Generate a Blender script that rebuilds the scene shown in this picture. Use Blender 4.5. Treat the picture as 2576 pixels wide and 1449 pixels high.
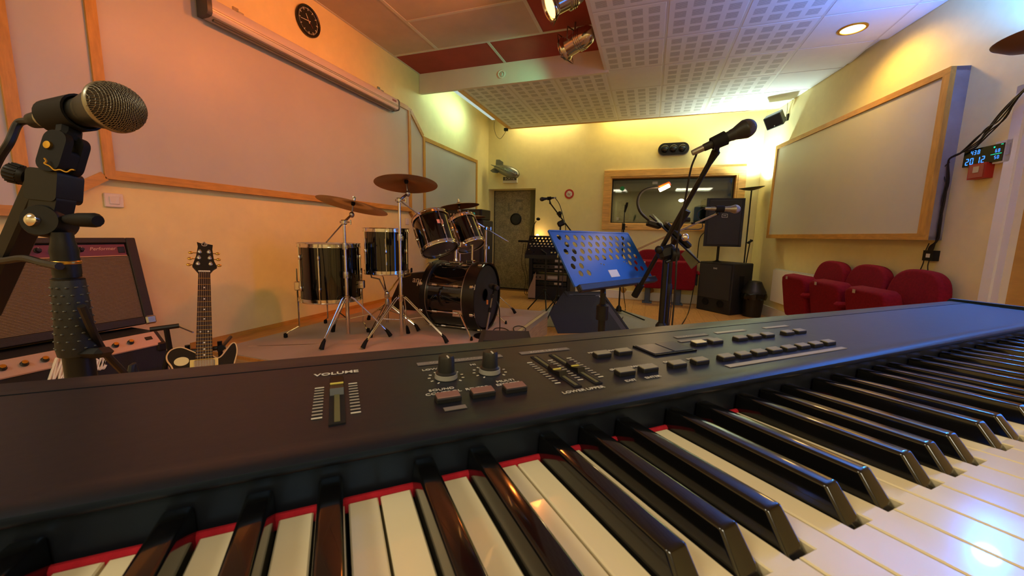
import bpy, bmesh, math, random
from mathutils import Vector, Matrix, Quaternion
random.seed(7)
for o in list(bpy.data.objects): bpy.data.objects.remove(o)
SC = bpy.context.scene
COL = SC.collection
V = Vector
PI = math.pi
# ------------------------------------------------------------------ camera
CAM = V((0, 0, 1.10)); FPX = 972.365
_yaw, _pit, _rol = 0.337545739, 0.137583155, 0.0212622337
_f0 = V((-math.sin(_yaw), math.cos(_yaw), 0)); _r0 = V((math.cos(_yaw), math.sin(_yaw), 0)); _u0 = V((0, 0, 1))
CW = _f0*math.cos(_pit) - _u0*math.sin(_pit)
_u1 = _u0*math.cos(_pit) + _f0*math.sin(_pit)
CR = _r0*math.cos(_rol) + _u1*math.sin(_rol)
CU = -_r0*math.sin(_rol) + _u1*math.cos(_rol)
cd = bpy.data.cameras.new('camera'); cam = bpy.data.objects.new('camera', cd); COL.objects.link(cam)
cd.sensor_width = 36.0; cd.lens = FPX/2576*36.0; cd.clip_start = 0.01; cd.clip_end = 60
cd.dof.use_dof = True; cd.dof.focus_distance = 1.3; cd.dof.aperture_fstop = 24
cam.matrix_world = Matrix(((CR.x, CU.x, -CW.x, CAM.x), (CR.y, CU.y, -CW.y, CAM.y), (CR.z, CU.z, -CW.z, CAM.z), (0, 0, 0, 1)))
SC.camera = cam
# ------------------------------------------------------------------ world, exposure
SC.view_settings.view_transform = 'Standard'; SC.view_settings.look = 'None'
SC.view_settings.gamma = 1.0; SC.view_settings.exposure = -0.2
SC.view_settings.use_curve_mapping = False
wd = bpy.data.worlds.new('world'); SC.world = wd; wd.use_nodes = True
wd.node_tree.nodes['Background'].inputs[0].default_value = (0.04, 0.22, 1.0, 1)
wd.node_tree.nodes['Background'].inputs[1].default_value = 7.0   # dusk sky outside the glazed side door

def srgb(h):
    if isinstance(h, str):
        h = h.lstrip('#'); c = [int(h[i:i+2], 16)/255 for i in (0, 2, 4)]
    else: c = [x/255 for x in h]
    return tuple(x/12.92 if x <= .04045 else ((x+.055)/1.055)**2.4 for x in c)

# ------------------------------------------------------------------ rays: pixel + a known plane -> a point in the room
def ray(x, y): return CW*FPX + CR*(x-1288) - CU*(y-724.5)
def atz(x, y, z): d = ray(x, y); return CAM + d*((z-CAM.z)/d.z)
def aty(x, y, Y): d = ray(x, y); return CAM + d*((Y-CAM.y)/d.y)
def atx(x, y, X): d = ray(x, y); return CAM + d*((X-CAM.x)/d.x)
def atd(x, y, dep): return CAM + ray(x, y)*(dep/FPX)
def atp(x, y, P, n): d = ray(x, y); return CAM + d*(((P-CAM).dot(n))/d.dot(n))
def depth(P): return (P-CAM).dot(CW)

# room measures (metres)
XL = -3.04            # left wall
YB = 7.13             # back wall
ZC = 2.963            # tile ceiling
ZR = 3.185            # raised ceiling field
ZT = 3.45             # slab above
RIS = 0.25            # stage platform height
RW0 = V((1.675, 6.408, 0)); RWD = V((0.1686, -0.9857, 0)).normalized(); RWN = V((0.9857, 0.1686, 0)).normalized()
def rw(s, z, off=0.0): return RW0 + RWD*s - RWN*off + V((0, 0, z))   # point on the right wall: s along it toward the camera, off out of it

# ------------------------------------------------------------------ room lights and added fill (large ones; lamps with a body sit in their builders)
def light(name, kind, loc, energy, color, target=None, **kw):
    ld = bpy.data.lights.new(name, kind); ld.energy = energy; ld.color = color
    for k, v in kw.items(): setattr(ld, k, v)
    o = bpy.data.objects.new(name, ld); COL.objects.link(o); o.location = loc
    if target is not None:
        o.rotation_euler = (V(target)-V(loc)).to_track_quat('-Z', 'Y').to_euler()
    return o
ORANGE = (1.0, 0.225, 0.03); YELLOW = (1.0, 0.62, 0.16); WARM = (1.0, 0.90, 0.66); BLUE = (0.03, 0.22, 1.0); COOL = (0.74, 1.0, 0.93); GREENW = (0.62, 1.0, 0.72)
E_FILL, E_PAR, E_COVE, E_TORCH, E_DOWN, E_BLUE = 28, 98, 18, 205, 60, 50
# unseen warm fill lights added under the ceiling behind the camera
light('fill_light', 'AREA', (1.4, -1.5, 2.90), E_FILL*2.0, WARM, (1.4, -1.5, 0), shape='RECTANGLE', size=1.2, size_y=0.6)
light('fill_light', 'AREA', (-1.6, -1.5, 2.90), E_FILL*1.5, WARM, (-1.6, -1.5, 0), shape='RECTANGLE', size=1.2, size_y=0.6)
# cove light hidden above the back edge of the tile ceiling
light('cove_light', 'AREA', (0.0, 6.93, 3.2), E_COVE, (1.0, 0.82, 0.30), (0.0, 7.0, 2.2), shape='RECTANGLE', size=1.7, size_y=0.12)
light('cove_light', 'AREA', (-1.9, 6.93, 3.2), E_COVE*.5, (1.0, 0.88, 0.45), (-1.9, 7.0, 2.2), shape='RECTANGLE', size=1.2, size_y=0.12)

# ------------------------------------------------------------------ materials
MATS = {}
def mat(name, col, rough=.5, metal=0.0, var=0.0, scale=8.0, bump=0.0, spec=.5, emit=None, estr=0.0, coat=0.0, stretch=None, alpha=None, trans=0.0, ior=1.45):
    if name in MATS: return MATS[name]
    m = bpy.data.materials.new(name); m.use_nodes = True
    nt = m.node_tree; b = nt.nodes['Principled BSDF']
    c = srgb(col) if not (isinstance(col, tuple) and max(col) <= 1.0) else col
    b.inputs['Base Color'].default_value = (*c, 1); b.inputs['Roughness'].default_value = rough
    b.inputs['Metallic'].default_value = metal; b.inputs['Specular IOR Level'].default_value = spec
    b.inputs['Coat Weight'].default_value = coat; b.inputs['IOR'].default_value = ior
    if trans: b.inputs['Transmission Weight'].default_value = trans
    if emit is not None:
        b.inputs['Emission Color'].default_value = (*(srgb(emit) if isinstance(emit, str) else emit), 1); b.inputs['Emission Strength'].default_value = estr
    if var or bump:
        tc = nt.nodes.new('ShaderNodeTexCoord'); mp = nt.nodes.new('ShaderNodeMapping'); nz = nt.nodes.new('ShaderNodeTexNoise')
        nz.inputs['Scale'].default_value = scale; nz.inputs['Detail'].default_value = 5; nz.inputs['Roughness'].default_value = .6
        nt.links.new(tc.outputs['Object'], mp.inputs[0]); nt.links.new(mp.outputs[0], nz.inputs['Vector'])
        if stretch: mp.inputs['Scale'].default_value = stretch
        if var:
            mx = nt.nodes.new('ShaderNodeMix'); mx.data_type = 'RGBA'
            mx.inputs['A'].default_value = (*[max(0, x*(1-var)) for x in c], 1); mx.inputs['B'].default_value = (*[min(1, x*(1+var)) for x in c], 1)
            mr = nt.nodes.new('ShaderNodeMapRange'); mr.inputs['From Min'].default_value = .3; mr.inputs['From Max'].default_value = .7
            nt.links.new(nz.outputs['Fac'], mr.inputs['Value']); nt.links.new(mr.outputs[0], mx.inputs['Factor'])
            nt.links.new(mx.outputs['Result'], b.inputs['Base Color'])
        if bump:
            bp = nt.nodes.new('ShaderNodeBump'); bp.inputs['Strength'].default_value = bump; bp.inputs['Distance'].default_value = .01
            nt.links.new(nz.outputs['Fac'], bp.inputs['Height']); nt.links.new(bp.outputs[0], b.inputs['Normal'])
    MATS[name] = m; return m
def nodes(m): return m.node_tree.nodes, m.node_tree.links, m.node_tree.nodes['Principled BSDF']

WALL = mat('yellow_plaster', '#e9d99d', .75, var=.045, scale=3.0, bump=.05)
# brushed plaster: a second, finer cloud
def _plaster():
    N, L, b = nodes(WALL)
    nz = N.new('ShaderNodeTexNoise'); nz.inputs['Scale'].default_value = 14; nz.inputs['Detail'].default_value = 8
    tc = [n for n in N if n.type == 'TEX_COORD'][0]; L.new(tc.outputs['Object'], nz.inputs['Vector'])
    mx = N.new('ShaderNodeMix'); mx.data_type = 'RGBA'; mx.blend_type = 'MULTIPLY'; mx.inputs['Factor'].default_value = .5
    cr = N.new('ShaderNodeMapRange'); cr.inputs['To Min'].default_value = .90; cr.inputs['To Max'].default_value = 1.08
    L.new(nz.outputs['Fac'], cr.inputs['Value'])
    old = b.inputs['Base Color'].links[0].from_socket
    L.new(old, mx.inputs['A']); L.new(cr.outputs[0], mx.inputs['B']); L.new(mx.outputs['Result'], b.inputs['Base Color'])
_plaster()
WHITE = mat('white_paint', '#e6e3dc', .5, var=.03, scale=6)
TILEW = mat('ceiling_white', '#e4e4e2', .7, var=.02, scale=9)
GRIDW = mat('grid_white', '#d6d4ce', .5)
BOARD = mat('grey_board', '#b9b5ae', .36, var=.04, scale=2.2, bump=.012)
WBOARD = mat('pale_board', '#c3bda9', .38, var=.03, scale=2)
PINE = mat('pine_wood', '#d9a45c', .45, var=.22, scale=5, bump=.03, stretch=(1, 1, 9))
PINEX = mat('pine_wood_long', '#dba85f', .45, var=.2, scale=5, bump=.03, stretch=(1.2, 9, 9))
OAK = mat('orange_wood', '#c08c3e', .42, var=.2, scale=7, bump=.02, stretch=(6, 1, 6))
OAKV = mat('orange_wood_upright', '#c08c3e', .42, var=.2, scale=7, bump=.02, stretch=(6, 6, 1))
BLACK = mat('black_plastic', '#0e0e0e', .48, spec=.35)
BLACKM = mat('black_metal', '#0d0d0d', .4, .1, spec=.4)
RUBBER = mat('black_rubber', '#0b0b0c', .7, spec=.3)
TOLEX = mat('black_vinyl', '#17161a', .6, var=.25, scale=160, bump=.25)
CHROME = mat('chrome', '#d8d6d2', .12, 1.0, var=.06, scale=20)
STEEL = mat('brushed_steel', '#aaa7a2', .3, 1.0, var=.1, scale=30)
LACQ = mat('black_lacquer', '#070708', .07, coat=.6)
CYMB = mat('bronze_cymbal', '#8a6440', .38, 1.0, var=.3, scale=5)
CYMB2 = mat('worn_bronze_cymbal', '#937046', .40, 1.0, var=.35, scale=3)
def rings(m):
    N, L, b = nodes(m)
    tc = N.new('ShaderNodeTexCoord'); sx = N.new('ShaderNodeSeparateXYZ'); L.new(tc.outputs['UV'], sx.inputs[0])
    wv = N.new('ShaderNodeMath'); wv.operation = 'SINE'; ml = N.new('ShaderNodeMath'); ml.operation = 'MULTIPLY'; ml.inputs[1].default_value = 260
    L.new(sx.outputs['X'], ml.inputs[0]); L.new(ml.outputs[0], wv.inputs[0])
    bp = N.new('ShaderNodeBump'); bp.inputs['Strength'].default_value = .25; bp.inputs['Distance'].default_value = .002
    L.new(wv.outputs[0], bp.inputs['Height']); L.new(bp.outputs[0], b.inputs['Normal'])
rings(CYMB); rings(CYMB2)
def paleband(m):     # bare bronze ring between the dark outer zone and the bell
    N, L, b = nodes(m); tc = N.new('ShaderNodeTexCoord'); sx = N.new('ShaderNodeSeparateXYZ'); L.new(tc.outputs['UV'], sx.inputs[0])
    cr = N.new('ShaderNodeValToRGB'); e = cr.color_ramp.elements; e[0].position = .24; e[0].color = (0, 0, 0, 1); e[1].position = .34; e[1].color = (1, 1, 1, 1)
    for p, c in ((.50, 1), (.60, 0)): q = e.new(p); q.color = (c, c, c, 1)
    L.new(sx.outputs['X'], cr.inputs[0]); mx = N.new('ShaderNodeMix'); mx.data_type = 'RGBA'; mx.inputs['B'].default_value = (*srgb('#c9a673'), 1)
    old = b.inputs['Base Color'].links[0].from_socket; L.new(old, mx.inputs['A']); L.new(cr.outputs['Color'], mx.inputs['Factor']); L.new(mx.outputs['Result'], b.inputs['Base Color'])
paleband(CYMB2)
REDV = mat('red_seat_fabric', '#7a1020', .85, var=.2, scale=60, bump=.12, spec=.2)
CABLE = mat('cable_black', '#121110', .5)
LETTER = mat('white_lettering', '#dcd8cc', .55)
GOLD = mat('gold', '#c9a14a', .3, 1.0)

# ------------------------------------------------------------------ mesh builder
def basis(n, hint=None):
    n = V(n).normalized()
    h = V(hint) if hint is not None else (V((0, 0, 1)) if abs(n.z) < .9 else V((1, 0, 0)))
    a = h.cross(n)
    if a.length < 1e-6: a = V((1, 0, 0)).cross(n) if abs(n.x) < .9 else V((0, 1, 0)).cross(n)
    a.normalize(); return a, n.cross(a), n
def rotz(a): return Matrix.Rotation(a, 3, 'Z')
class MB:
    def __init__(s): s.v = []; s.f = []; s.uv = {}
    def add(s, vs, fs):
        k = len(s.v); s.v += [V(p) for p in vs]; s.f += [tuple(i+k for i in f) for f in fs]; return s
    def box(s, c, size, R=None, bev=0.0):
        c = V(c); hx, hy, hz = [x/2 for x in size]
        R = R or Matrix.Identity(3)
        if bev <= 0:
            vs = [c + R @ V((x*hx, y*hy, z*hz)) for x in (-1, 1) for y in (-1, 1) for z in (-1, 1)]
            return s.add(vs, [(0, 1, 3, 2), (4, 6, 7, 5), (0, 4, 5, 1), (2, 3, 7, 6), (0, 2, 6, 4), (1, 5, 7, 3)])
        b = min(bev, hx*.98, hy*.98, hz*.98); vs = []; ix = {}
        for x in (-1, 1):
            for y in (-1, 1):
                for z in (-1, 1):
                    for ax in range(3):
                        p = V((x*(hx-(b if ax != 0 else 0)), y*(hy-(b if ax != 1 else 0)), z*(hz-(b if ax != 2 else 0))))
                        ix[(x, y, z, ax)] = len(vs); vs.append(c + R @ p)
        fs = []
        for ax in range(3):
            o = [i for i in range(3) if i != ax]
            for sg in (-1, 1):
                q = []
                for (p1, p2) in ((-1, -1), (1, -1), (1, 1), (-1, 1)):
                    k = [0, 0, 0]; k[ax] = sg; k[o[0]] = p1; k[o[1]] = p2; q.append(ix[(*k, ax)])
                fs.append(q if (sg > 0) == (ax != 1) else q[::-1])
        for ax in range(3):      # edges along ax
            o = [i for i in range(3) if i != ax]
            for p1 in (-1, 1):
                for p2 in (-1, 1):
                    def kk(t):
                        k = [0, 0, 0]; k[ax] = t; k[o[0]] = p1; k[o[1]] = p2; return tuple(k)
                    q = [ix[(*kk(-1), o[0])], ix[(*kk(1), o[0])], ix[(*kk(1), o[1])], ix[(*kk(-1), o[1])]]
                    fs.append(q)
        for x in (-1, 1):
            for y in (-1, 1):
                for z in (-1, 1): fs.append([ix[(x, y, z, a)] for a in range(3)])
        return s.add(vs, fs)
    def hexa(s, p):   # 8 points: 4 of one end, 4 of the other, same order
        return s.add(p, [(3, 2, 1, 0), (4, 5, 6, 7), (0, 1, 5, 4), (1, 2, 6, 5), (2, 3, 7, 6), (3, 0, 4, 7)])
    def tube(s, pts, r, seg=8, cap=True, closed=False, sy=1.0):
        pts = [V(p) for p in pts]; n = len(pts)
        rs = r if isinstance(r, (list, tuple)) else [r]*n
        prev = None; rings_ = []
        for i, p in enumerate(pts):
            if closed: t = (pts[(i+1) % n]-pts[i-1])
            else: t = (pts[min(i+1, n-1)]-pts[max(i-1, 0)])
            if t.length < 1e-9: t = V((0, 0, 1))
            t.normalize()
            if prev is None: a, b, _ = basis(t)
            else:
                a = prev - t*prev.dot(t)
                if a.length < 1e-6: a, b, _ = basis(t)
                a.normalize(); b = t.cross(a)
            prev = a
            rings_.append([p + (a*math.cos(2*PI*k/seg) + b*math.sin(2*PI*k/seg)*sy)*rs[i] for k in range(seg)])
        vs = [q for rg in rings_ for q in rg]; fs = []
        m = n if closed else n-1
        for i in range(m):
            j = (i+1) % n
            for k in range(seg): fs.append((i*seg+k, i*seg+(k+1) % seg, j*seg+(k+1) % seg, j*seg+k))
        if cap and not closed:
            fs.append(tuple(range(seg))[::-1]); fs.append(tuple((n-1)*seg+k for k in range(seg)))
        return s.add(vs, fs)
    def lathe(s, prof, o=(0, 0, 0), ax=(0, 0, 1), seg=24, hint=None, sy=1.0):   # prof: (radius, height along ax)
        a, b, n = basis(ax, hint); o = V(o); vs = []; fs = []; idx = []
        for r, h in prof:
            if abs(r) < 1e-7: idx.append([len(vs)]); vs.append(o+n*h)
            else:
                idx.append(list(range(len(vs), len(vs)+seg)))
                vs += [o + n*h + (a*math.cos(2*PI*k/seg)+b*math.sin(2*PI*k/seg)*sy)*r for k in range(seg)]
        for p, q in zip(idx, idx[1:]):
            if len(p) == 1 and len(q) == 1: continue
            for k in range(seg):
                k2 = (k+1) % seg
                if len(p) == 1: fs.append((p[0], q[k2], q[k]))
                elif len(q) == 1: fs.append((p[k], p[k2], q[0]))
                else: fs.append((p[k], p[k2], q[k2], q[k]))
        return s.add(vs, fs)
    def prism(s, poly, o, ea, eb, th, en=None):
        o = V(o); ea = V(ea); eb = V(eb); en = V(en) if en is not None else ea.cross(eb).normalized()
        n = len(poly); vs = [o+ea*a+eb*b for a, b in poly] + [o+ea*a+eb*b+en*th for a, b in poly]
        fs = [tuple(range(n))[::-1], tuple(range(n, 2*n))] + [(i, (i+1) % n, n+(i+1) % n, n+i) for i in range(n)]
        return s.add(vs, fs)
    def sphere(s, c, r, seg=16, sx=(1, 1, 1), R=None):
        c = V(c); R = R or Matrix.Identity(3); k = len(s.v); rows = max(6, seg//2)
        tmp = MB().lathe([(math.sin(PI*i/rows)*r, -math.cos(PI*i/rows)*r) for i in range(rows+1)], seg=seg)
        return s.add([c + R @ V((p.x*sx[0], p.y*sx[1], p.z*sx[2])) for p in tmp.v], tmp.f)
    def obj(s, name, m, parent=None, ang=35, label=None, kind=None, smooth=True):
        off = root_loc(parent)
        me = bpy.data.meshes.new(name); me.from_pydata([tuple(p-off) for p in s.v], [], s.f)
        bm = bmesh.new(); bm.from_mesh(me); bmesh.ops.recalc_face_normals(bm, faces=bm.faces); bm.to_mesh(me); bm.free()
        return finish(name, me, m, parent, ang, label, kind, smooth)
def finish(name, me, m, parent=None, ang=35, label=None, kind=None, smooth=True):
    if m: me.materials.append(m)
    if smooth:
        me.polygons.foreach_set('use_smooth', [True]*len(me.polygons)); me.set_sharp_from_angle(angle=math.radians(ang))
    o = bpy.data.objects.new(name, me); COL.objects.link(o)
    if parent: o.parent = parent
    if label: o['label'] = label
    if kind: o['kind'] = kind
    return o
def root_loc(p):
    if p is None: return V((0, 0, 0))
    while p.parent: p = p.parent
    return p.location.copy() if p.rotation_euler == Matrix.Identity(3).to_euler() or True else p.location.copy()
def thing(name, label, cat, loc=(0, 0, 0), group=None):
    o = bpy.data.objects.new(name, None); COL.objects.link(o); o.location = loc; o.empty_display_size = .05
    return tag(o, label, cat, group)
def tag(o, label, cat, group=None):
    o['label'] = label; o['category'] = cat
    if group: o['group'] = group
    return o
def struct(o): o['kind'] = 'structure'; return o
def dup(root, loc, rz=0.0, label=None, group=None):
    r = root.copy(); COL.objects.link(r); r.location = loc; r.rotation_euler = (0, 0, rz)
    if label: r['label'] = label
    if group: r['group'] = group
    def rec(a, b):
        for ch in a.children:
            c = ch.copy(); COL.objects.link(c); c.parent = b; rec(ch, c)
    rec(root, r); return r
def inst(o, name, loc, parent, rot=None):
    c = bpy.data.objects.new(name, o.data if hasattr(o, 'data') else o); COL.objects.link(c); c.parent = parent; c.location = loc
    if rot: c.rotation_euler = rot
    return c
def curve(pts, n=8, closed=False):
    pts = [V(p) for p in pts]; out = []; N = len(pts)
    for i in range(N if closed else N-1):
        g = lambda k: pts[k % N] if closed else pts[max(0, min(N-1, k))]
        p0, p1, p2, p3 = g(i-1), g(i), g(i+1), g(i+2)
        for k in range(n):
            t = k/n
            out.append(.5*((2*p1)+(p2-p0)*t+(2*p0-5*p1+4*p2-p3)*t*t+(3*p1-p0-3*p2+p3)*t**3))
    if not closed: out.append(pts[-1])
    return out
def text(body, size, m, parent, o, ea, eb, depth_=.0006, shear=0.0, align='CENTER', name='lettering', bold=0.0, xs=1.0):
    cu = bpy.data.curves.new('t', 'FONT'); cu.body = body; cu.size = size; cu.align_x = align; cu.align_y = 'CENTER'
    cu.shear = shear; cu.extrude = depth_/2; cu.offset = bold; cu.resolution_u = 3
    t = bpy.data.objects.new('t', cu); COL.objects.link(t)
    dg = bpy.context.evaluated_depsgraph_get(); me = bpy.data.meshes.new_from_object(t.evaluated_get(dg))
    bpy.data.objects.remove(t); bpy.data.curves.remove(cu)
    ea = V(ea).normalized(); eb = V(eb).normalized(); en = ea.cross(eb).normalized(); off = root_loc(parent); o = V(o)
    for v in me.vertices:
        p = o + ea*v.co.x*xs + eb*v.co.y + en*(v.co.z+depth_/2) - off; v.co = p
    me.materials.clear(); me.name = name
    return finish(name, me, m, parent, smooth=False)
def rrect(w, h, r, n=5):
    out = []
    for cx, cy, a0 in ((w/2-r, h/2-r, 0), (-w/2+r, h/2-r, 90), (-w/2+r, -h/2+r, 180), (w/2-r, -h/2+r, 270)):
        for i in range(n+1):
            a = math.radians(a0+90*i/n); out.append((cx+r*math.cos(a), cy+r*math.sin(a)))
    return out
X1, Y1, Z1 = V((1, 0, 0)), V((0, 1, 0)), V((0, 0, 1))
# ================================================================== STRUCTURE
FLOORM = mat('parquet', '#c08a4e', .38, var=.16, scale=4, stretch=(9, 1.2, 1), bump=.01)
FLOORD = mat('parquet_joint', '#6d4a26', .7)
fl = struct(MB().box((0, 2.4, -.035), (8.2, 10.4, .05)).obj('floor', FLOORD))
def planks():
    w, L = .19, 1.31; me = None
    x0 = -3.04; ncol = 31
    for i in range(ncol):
        off = -(i*.47 % L)
        y = -2.5+off
        while y < 7.13:
            a, b = max(y, -2.5), min(y+L, 7.13)
            x = x0+(i+.5)*w
            lim = 1.675+(6.408-(a+b)/2)*.171+.2
            if b-a > .05 and x < lim and not (x < -1.1 and b < 4.1 and a > 1.8):
                if abs(b-a-L) < 1e-3:
                    if me is None: me = MB().box((0, 0, -.006), (w-.0025, L-.0025, .012)).obj('plank', FLOORM, fl); me.location = (x, (a+b)/2, 0)
                    else: inst(me, 'plank', (x, (a+b)/2, 0), fl)
                else: MB().box((x, (a+b)/2, -.006), (w-.0025, b-a-.0025, .012)).obj('plank', FLOORM, fl)
            y += L
planks()
# left wall and its thin skirting
struct(MB().box((XL-.1, 2.5, ZT/2), (.2, 10.4, ZT)).obj('wall_left', WALL))
struct(MB().box((XL+.004, 2.945, RIS+.018), (.008, 2.37, .036)).obj('baseboard_left', OAK))
# back wall with door and window openings
DX0, DX1, DZ = -3.03, -2.075, 1.965
WX0, WX1, WZ0, WZ1 = -.70, 1.235, 1.31, 2.13
wb = MB(); T = .36; yc = YB+T/2
def wbox(x0, x1, z0, z1): wb.box(((x0+x1)/2, yc, (z0+z1)/2), (x1-x0, T, z1-z0))
wbox(-3.24, DX0, 0, DZ); wbox(-3.24, DX1, DZ, ZT); wbox(DX1, WX0, 0, ZT); wbox(WX0, WX1, 0, WZ0); wbox(WX0, WX1, WZ1, ZT); wbox(WX1, 2.0, 0, ZT)
wb.box((-2.56, YB+T+.06, 1.0), (1.2, .05, 2.1)); wb.box((-2.56, YB+T+.2, -.04), (1.2, .5, .05)); struct(wb.obj('wall_back', WALL))  # boxes behind the door added to keep outside light from leaking in
struct(MB().box(((DX1+1.5)/2, YB-.009, .075), (1.5-DX1, .018, .15), bev=.004).obj('baseboard_back', WHITE))
# right wall
def wall_pts(s0, s1, z0, z1, o0, o1):
    return [rw(s0, z0, o0), rw(s1, z0, o0), rw(s1, z1, o0), rw(s0, z1, o0), rw(s0, z0, o1), rw(s1, z0, o1), rw(s1, z1, o1), rw(s0, z1, o1)]
struct(MB().hexa(wall_pts(-.95, 3.0, 0, ZT, 0, -.2)).hexa(wall_pts(3.0, 3.95, 2.05, ZT, 0, -.2)).hexa(wall_pts(3.95, 4.15, 0, ZT, 0, -.2)).hexa(wall_pts(2.9, 4.05, 0, 2.2, -.205, -.25)).hexa(wall_pts(4.15, 4.75, 2.15, ZT, 0, -.2)).hexa(wall_pts(4.15, 4.75, 0, .06, 0, -.2)).hexa(wall_pts(4.75, 9.3, 0, ZT, 0, -.2)).obj('wall_right', WALL))  # includes an unseen box behind the side door, added to stop a light leak
w2 = struct(MB().hexa(wall_pts(4.15, 4.20, .06, 2.15, .02, -.12)).obj('window_2', WHITE))
MB().hexa(wall_pts(4.70, 4.75, .06, 2.15, .02, -.12)).obj('window_frame', WHITE, w2); MB().hexa(wall_pts(4.20, 4.70, 2.10, 2.15, .02, -.12)).obj('window_frame', WHITE, w2); MB().hexa(wall_pts(4.20, 4.70, .06, .11, .02, -.12)).obj('window_frame', WHITE, w2)
MB().hexa(wall_pts(4.20, 4.70, 1.08, 1.12, .0, -.06)).obj('glazing_bar', WHITE, w2)
struct(MB().hexa(wall_pts(-.72, 2.9, 0, .155, .02, 0)).obj('baseboard_right', WHITE))
struct(MB().box((0, -2.6, ZT/2), (8, .2, ZT)).obj('wall_front', WALL))
# side door by the white casing, at the right edge of the picture
d2 = MB().hexa(wall_pts(3.0, 3.95, 0, 2.05, -.03, -.08)).obj('door_2', mat('ochre_door', '#c79a4a', .5, var=.1, scale=4, stretch=(1, 1, 6)))
struct(d2)
MB().hexa(wall_pts(2.92, 2.985, 0, 2.1, .03, 0)).obj('casing', WHITE, d2)
MB().hexa(wall_pts(2.985, 3.03, 0, 2.05, .014, -.03)).obj('casing_return', WHITE, d2)
MB().hexa(wall_pts(2.92, 4.02, 2.05, 2.1, .03, 0)).obj('casing', WHITE, d2)
MB().hexa(wall_pts(3.95, 4.02, 0, 2.05, .03, 0)).obj('casing', WHITE, d2)
MB().lathe([(.012, 0), (.012, .05), (.028, .055), (.028, .085), (0, .09)], rw(3.85, 1.02, -.03), -RWN, 12).obj('door_knob', STEEL, d2)
# ------------------------------------------------------------------ ceiling: slab above, hung tiles, raised field, fascia
ce = struct(MB().box((0, 2.4, ZT+.05), (8.2, 10.4, .1)).obj('ceiling', WHITE))
PERF = mat('perforated_tile', '#e6e6e4', .7)
def _perf():
    N, L, b = nodes(PERF)
    tc = N.new('ShaderNodeTexCoord'); sp = N.new('ShaderNodeSeparateXYZ'); L.new(tc.outputs['Generated'], sp.inputs[0])
    def M(op, a, c=None):
        n = N.new('ShaderNodeMath'); n.operation = op
        for i, q in enumerate((a, c)):
            if q is None: continue
            if isinstance(q, (int, float)): n.inputs[i].default_value = q
            else: L.new(q, n.inputs[i])
        return n.outputs[0]
    def band(src, n, duty):
        u = M('MULTIPLY', M('SUBTRACT', src, .04), n/.92); fr = M('FRACT', u)
        inside = M('LESS_THAN', M('ABSOLUTE', M('SUBTRACT', fr, .5)), duty/2)
        lim = M('MULTIPLY', M('GREATER_THAN', src, .04), M('LESS_THAN', src, .96))
        return M('MULTIPLY', inside, lim)
    sq = M('MULTIPLY', band(sp.outputs['X'], 4, .66), band(sp.outputs['Y'], 4, .70))
    slots = M('LESS_THAN', M('FRACT', M('MULTIPLY', sp.outputs['Y'], 44)), .55)
    pat = M('MULTIPLY', sq, M('ADD', M('MULTIPLY', slots, .65), .2))
    mx = N.new('ShaderNodeMix'); mx.data_type = 'RGBA'; L.new(pat, mx.inputs['Factor'])
    mx.inputs['A'].default_value = (*srgb('#e6e6e4'), 1); mx.inputs['B'].default_value = (*srgb('#9c9a97'), 1)
    L.new(mx.outputs['Result'], b.inputs['Base Color'])
    bp = N.new('ShaderNodeBump'); bp.inputs['Strength'].default_value = .4; bp.inputs['Distance'].default_value = -.002
    L.new(M('MULTIPLY', sq, slots), bp.inputs['Height']); L.new(bp.outputs[0], b.inputs['Normal'])
_perf()
PX, PY, GX0, GY0 = .615, .6105, .014, 6.61
xs = [GX0+PX*i for i in range(-4, 3)]      # -2.446 .. 1.244
ys = [GY0-PY*j for j in range(0, 9)]       # 6.61 .. 1.73
tile_me = {}
def tile(x0, x1, y0, y1, m):
    k = (round(x1-x0, 3), round(y1-y0, 3), m.name); c = ((x0+x1)/2, (y0+y1)/2, ZC)
    if k not in tile_me:
        o = MB().box((0, 0, .009), (x1-x0-.022, y1-y0-.022, .018), bev=.003).obj('ceiling_tile', m, ce, smooth=False); o.location = c; tile_me[k] = o
    else: inst(tile_me[k], 'ceiling_tile', c, ce)
for j in range(len(ys)-1):
    for i in range(len(xs)-1):
        if xs[i+1] < -.58 and ys[j] < 4.79: continue
        plain = (i == 3 and j == 2)
        tile(xs[i], xs[i+1], ys[j+1], ys[j], TILEW if plain else PERF)
for i in range(len(xs)-1): tile(xs[i], xs[i+1], 6.61, 6.745, TILEW)
def rx(y): return 1.675+(6.408-y)*.17105
for j in range(-1, len(ys)-1):     # plain tiles cut to the right wall
    a, b = (ys[j+1]+.011, ys[j]-.011) if j >= 0 else (6.621, 6.745)
    MB().prism([(1.255, a), (min(rx(a)-.005, 1.852), a), (min(rx(b)-.005, 1.852), b), (1.255, b)], (0, 0, ZC), X1, Y1, .018).obj('ceiling_tile', TILEW, ce, smooth=False)
    if j >= 3: MB().prism([(1.868, a), (rx(a)-.004, a), (rx(b)-.004, b), (1.868, b)], (0, 0, ZC), X1, Y1, .018).obj('ceiling_tile', TILEW, ce, smooth=False)
# metal grid
g_ = lambda: MB()
for x in xs+[1.859]:
    y0 = 4.75 if x < -.61 else 1.73
    y1 = 6.75 if x < 1.8 else 5.3
    MB().box((x, (y0+y1)/2, ZC+.012), (.024, y1-y0, .02)).obj('grid_bar', GRIDW, ce, smooth=False)
for y in ys:
    x0 = -2.446 if y > 4.7 else -.601
    MB().box(((x0+rx(y))/2, y, ZC+.0126), (rx(y)-x0, .024, .02)).obj('grid_bar', GRIDW, ce, smooth=False)
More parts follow.
